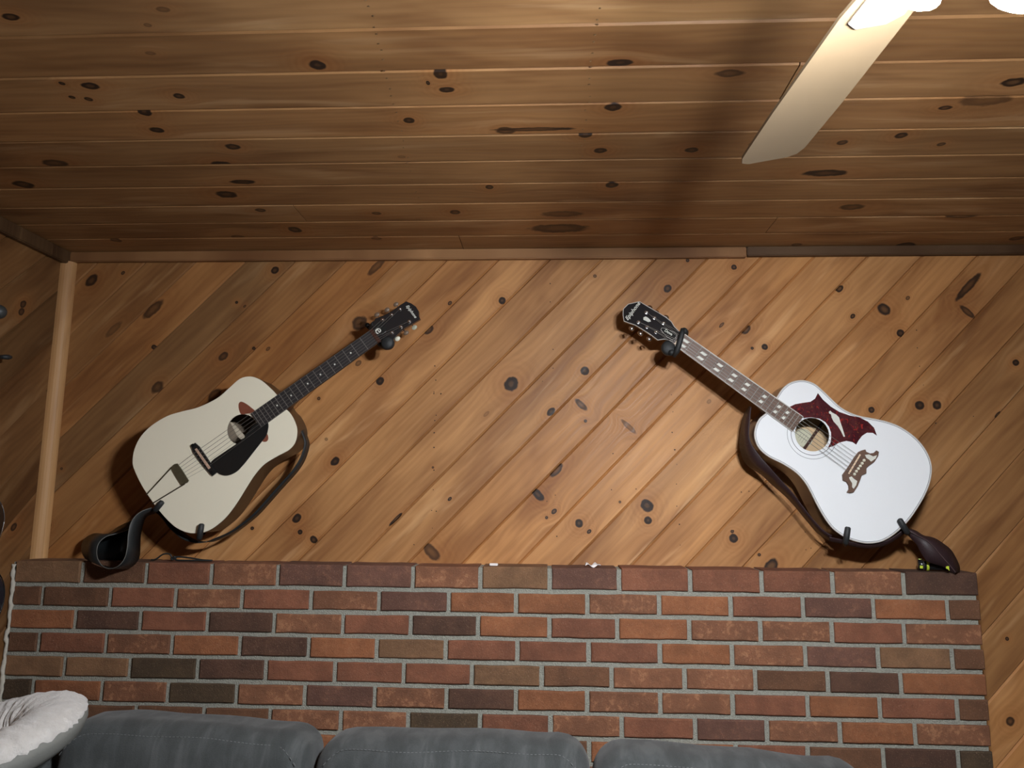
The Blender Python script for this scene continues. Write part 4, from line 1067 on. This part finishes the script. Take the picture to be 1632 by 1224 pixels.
for x in (x0s + .08, x1s - .08):
    for y in (1.32, 2.15): sbox('sofa_foot', (x - .03, y - .03, .0005), (x + .03, y + .03, .062), .004)
# black bag strap resting on the sofa arm at the far right
q = [P3(x, y, 2.235) for x, y in ((1425,1222),(1445,1219.5),(1475,1218.5),(1505,1221),(1525,1226))]
q = [Vector((p.x, 2.22, p.z)) for p in q]
bb = q[0].copy(); 
bag = empty('black_bag', Vector((q[2].x, 2.20, .665)), 'black bag standing on the sofa arm, only its top edge in view', 'bag')
bw = q[-1].x - q[0].x
bgm = rounded_box(bw, .08, q[2].z - .665, .035, 8)
bo = obj('bag_body', bm_mesh(bgm), plain('black_cloth', (.014, .013, .015), .7, bmp=.3), bag, True); bo.location = (0, 0, (q[2].z - .665) / 2)
obj('bag_handle', tube(catmull([Vector((-bw * .45, -.03, q[2].z - .70)), Vector((-bw * .4, -.05, q[2].z - .665 - .012)), Vector((0, -.055, q[2].z - .665 - .02)), Vector((bw * .4, -.05, q[2].z - .68)), Vector((bw * .45, -.03, q[2].z - .71))], 4, False), .005, 8), M_RUBBER, bag, True)

# ================================================================== pet bed
pbC = P3(-36, 1186, 1.86)
pb = empty('pet_bed', Matrix.Translation(pbC) @ Matrix.Rotation(radians(9), 4, 'X') @ Matrix.Rotation(radians(-13), 4, 'Y') @ Matrix.Scale(.86, 4), 'round fluffy white pet bed with grey underside on the sofa\'s left end', 'pet bed')
m, nt, b = newmat('white_fleece')
tc = N_(nt, 'ShaderNodeTexCoord').outputs['Object']
n1 = noise_(nt, tc, 30, 5, .7); n2 = noise_(nt, tc, 160, 4, .7)
nt.links.new(mix(nt, n1, (.52, .49, .45, 1), (.78, .76, .74, 1)), b.inputs['Base Color']); b.inputs['Roughness'].default_value = 1; b.inputs['Sheen Weight'].default_value = .5
bump(nt, b, mth(nt, 'ADD', n1, mth(nt, 'MULTIPLY', n2, .5)), .9, .006)
M_FLEECE = m
def ring_mesh(R, ra, rb, a0, a1, nu_=180, nv=28, fluff=.006):
    V = []; Fc = []
    for i in range(nu_):
        th = 2 * pi * i / nu_
        for j in range(nv):
            ph = lerp(a0, a1, j / (nv - 1))
            r = R + ra * cos(ph); z = rb * sin(ph)
            p = Vector((r * cos(th), r * sin(th), z)); nn = Vector((cos(ph) * cos(th), cos(ph) * sin(th), sin(ph)))
            fold = .5 * sin(th * 46 + 5 * noise.noise(Vector((th * 3, ph, 0)))) + noise.noise(Vector((cos(th) * 14, sin(th) * 14, ph * 2))) + .6 * noise.noise(p * 45)
            V.append(p + nn * fluff * fold)
    for i in range(nu_):
        for j in range(nv - 1):
            k = (i + 1) % nu_; Fc.append((i * nv + j, k * nv + j, k * nv + j + 1, i * nv + j + 1))
    return mesh(V, Fc)
obj('fleece_rim', ring_mesh(.185, .090, .050, radians(-20), radians(215)), M_FLEECE, pb, True)
V = []; Fc = []; nr, na = 14, 60
for i in range(nr):
    r = .165 * (i / (nr - 1)) + .0005
    for k in range(na):
        th = 2 * pi * k / na; V.append((r * cos(th), r * sin(th), -.028 + .008 * noise.noise(Vector((r * 30 * cos(th), r * 30 * sin(th), 1)))))
for i in range(nr - 1):
    for k in range(na): l = (k + 1) % na; Fc.append((i * na + k, i * na + l, (i + 1) * na + l, (i + 1) * na + k))
obj('cushion_pad', mesh(V, Fc), M_FLEECE, pb, True)
obj('grey_base', lathe([(.02, -.085), (.17, -.085), (.215, -.078), (.255, -.055), (.274, -.028), (.277, -.014), (.268, -.004), (.24, -.01), (.15, -.034), (.02, -.04)], 72), plain('grey_suede', (.20, .205, .19), .9, bmp=.3), pb, True)

# ================================================================== things on the left wall, mostly outside the frame
def lw(x, y, X): return atX(x, y, X)
p = lw(-2, 497, XL + .10); b_ = Vector((XL + .0005, p.y, p.z))
h1 = empty('wall_hook', b_, 'round grey rubber hook end on the left wall near the ceiling', 'wall hook')
obj('arm', tube([Vector((.001, 0, 0)), p - b_], .006, 10), M_BLKMETAL, h1, True)
bm = bmesh.new(); bmesh.ops.create_uvsphere(bm, u_segments=18, v_segments=12, radius=.021); bmesh.ops.translate(bm, verts=bm.verts, vec=p - b_)
obj('rubber_ball', bm_mesh(bm), plain('grey_rubber', (.035, .038, .038), .5), h1, True)
obj('wall_plate', lathe([(.018, 0), (.02, .002), (.018, .006)], 20, Matrix.Rotation(pi / 2, 4, 'Y')), M_BLKMETAL, h1, True)
p = lw(7, 569, XL + .06); b_ = Vector((XL + .0005, p.y, p.z))
h2 = empty('wall_peg', b_, 'small black peg on the left wall below the round hook', 'wall peg')
obj('peg_shaft', tube([Vector((.0005, .0, 0)), (p - b_) * .8], .0045, 8), M_BLKMETAL, h2, True)
obj('peg_tip', tube([(p - b_) * .7 , p - b_, p - b_ + Vector((.004, .012, .002)), p - b_ + Vector((.004, .022, .003))], [.006, .0075, .0075, .005], 10), M_RUBBER, h2, True)
# two dark instruments hanging on the left wall: only an edge of each body shows
def dark_body(px, py, X, r1, label, edge):
    p = lw(px, py, X); cc = Vector((XL + .02, p.y - r1, p.z))
    e = empty('electric_guitar', cc, label, 'guitar')
    out = [(r1 * (1 + .06 * cos(2 * a)) * cos(a), r1 * 1.12 * sin(a) * (1 + .10 * cos(a + .6))) for a in [2 * pi * k / 40 for k in range(40)]]
    R = Matrix(((0, 0, 1, 0), (1, 0, 0, 0), (0, 1, 0, 0), (0, 0, 0, 1)))
    me = slab(out, 0, X - XL - .02, .005); me.transform(R); obj('body', me, edge, e, True)
    me = tube([Vector((X - XL - .02 - .002, x, y)) for x, y in out], .0016, 6, True); obj('binding', me, M_CHROME if edge is M_BLACK else M_BLKPLAS, e)
    me = slab([(-r1 * 1.0, -.022), (-r1 * 1.0 - .38, -.02), (-r1 * 1.0 - .38, .02), (-r1 * 1.0, .022)], .01, .035, .004); me.transform(R); obj('neck', me, M_NECK, e)
    me = slab([(-r1 - .38, -.022), (-r1 - .52, -.035), (-r1 - .55, .0), (-r1 - .52, .035), (-r1 - .38, .022)], .012, .028, .003); me.transform(R); obj('headstock', me, M_BLACK, e)
    obj('wall_bracket', box_mesh(-.0195, .004, -.02, .02, -.03, .03, .002), M_BLKMETAL, e)
dark_body(6, 832, XL + .075, .075, 'glossy black instrument with silver edge, cut off by the left frame, upper one', M_BLACK)
dark_body(6, 952, XL + .09, .085, 'dark blue-black instrument cut off by the left frame beside the bricks', plain('midnight_blue', (.010, .014, .028), .3, coat=.4))
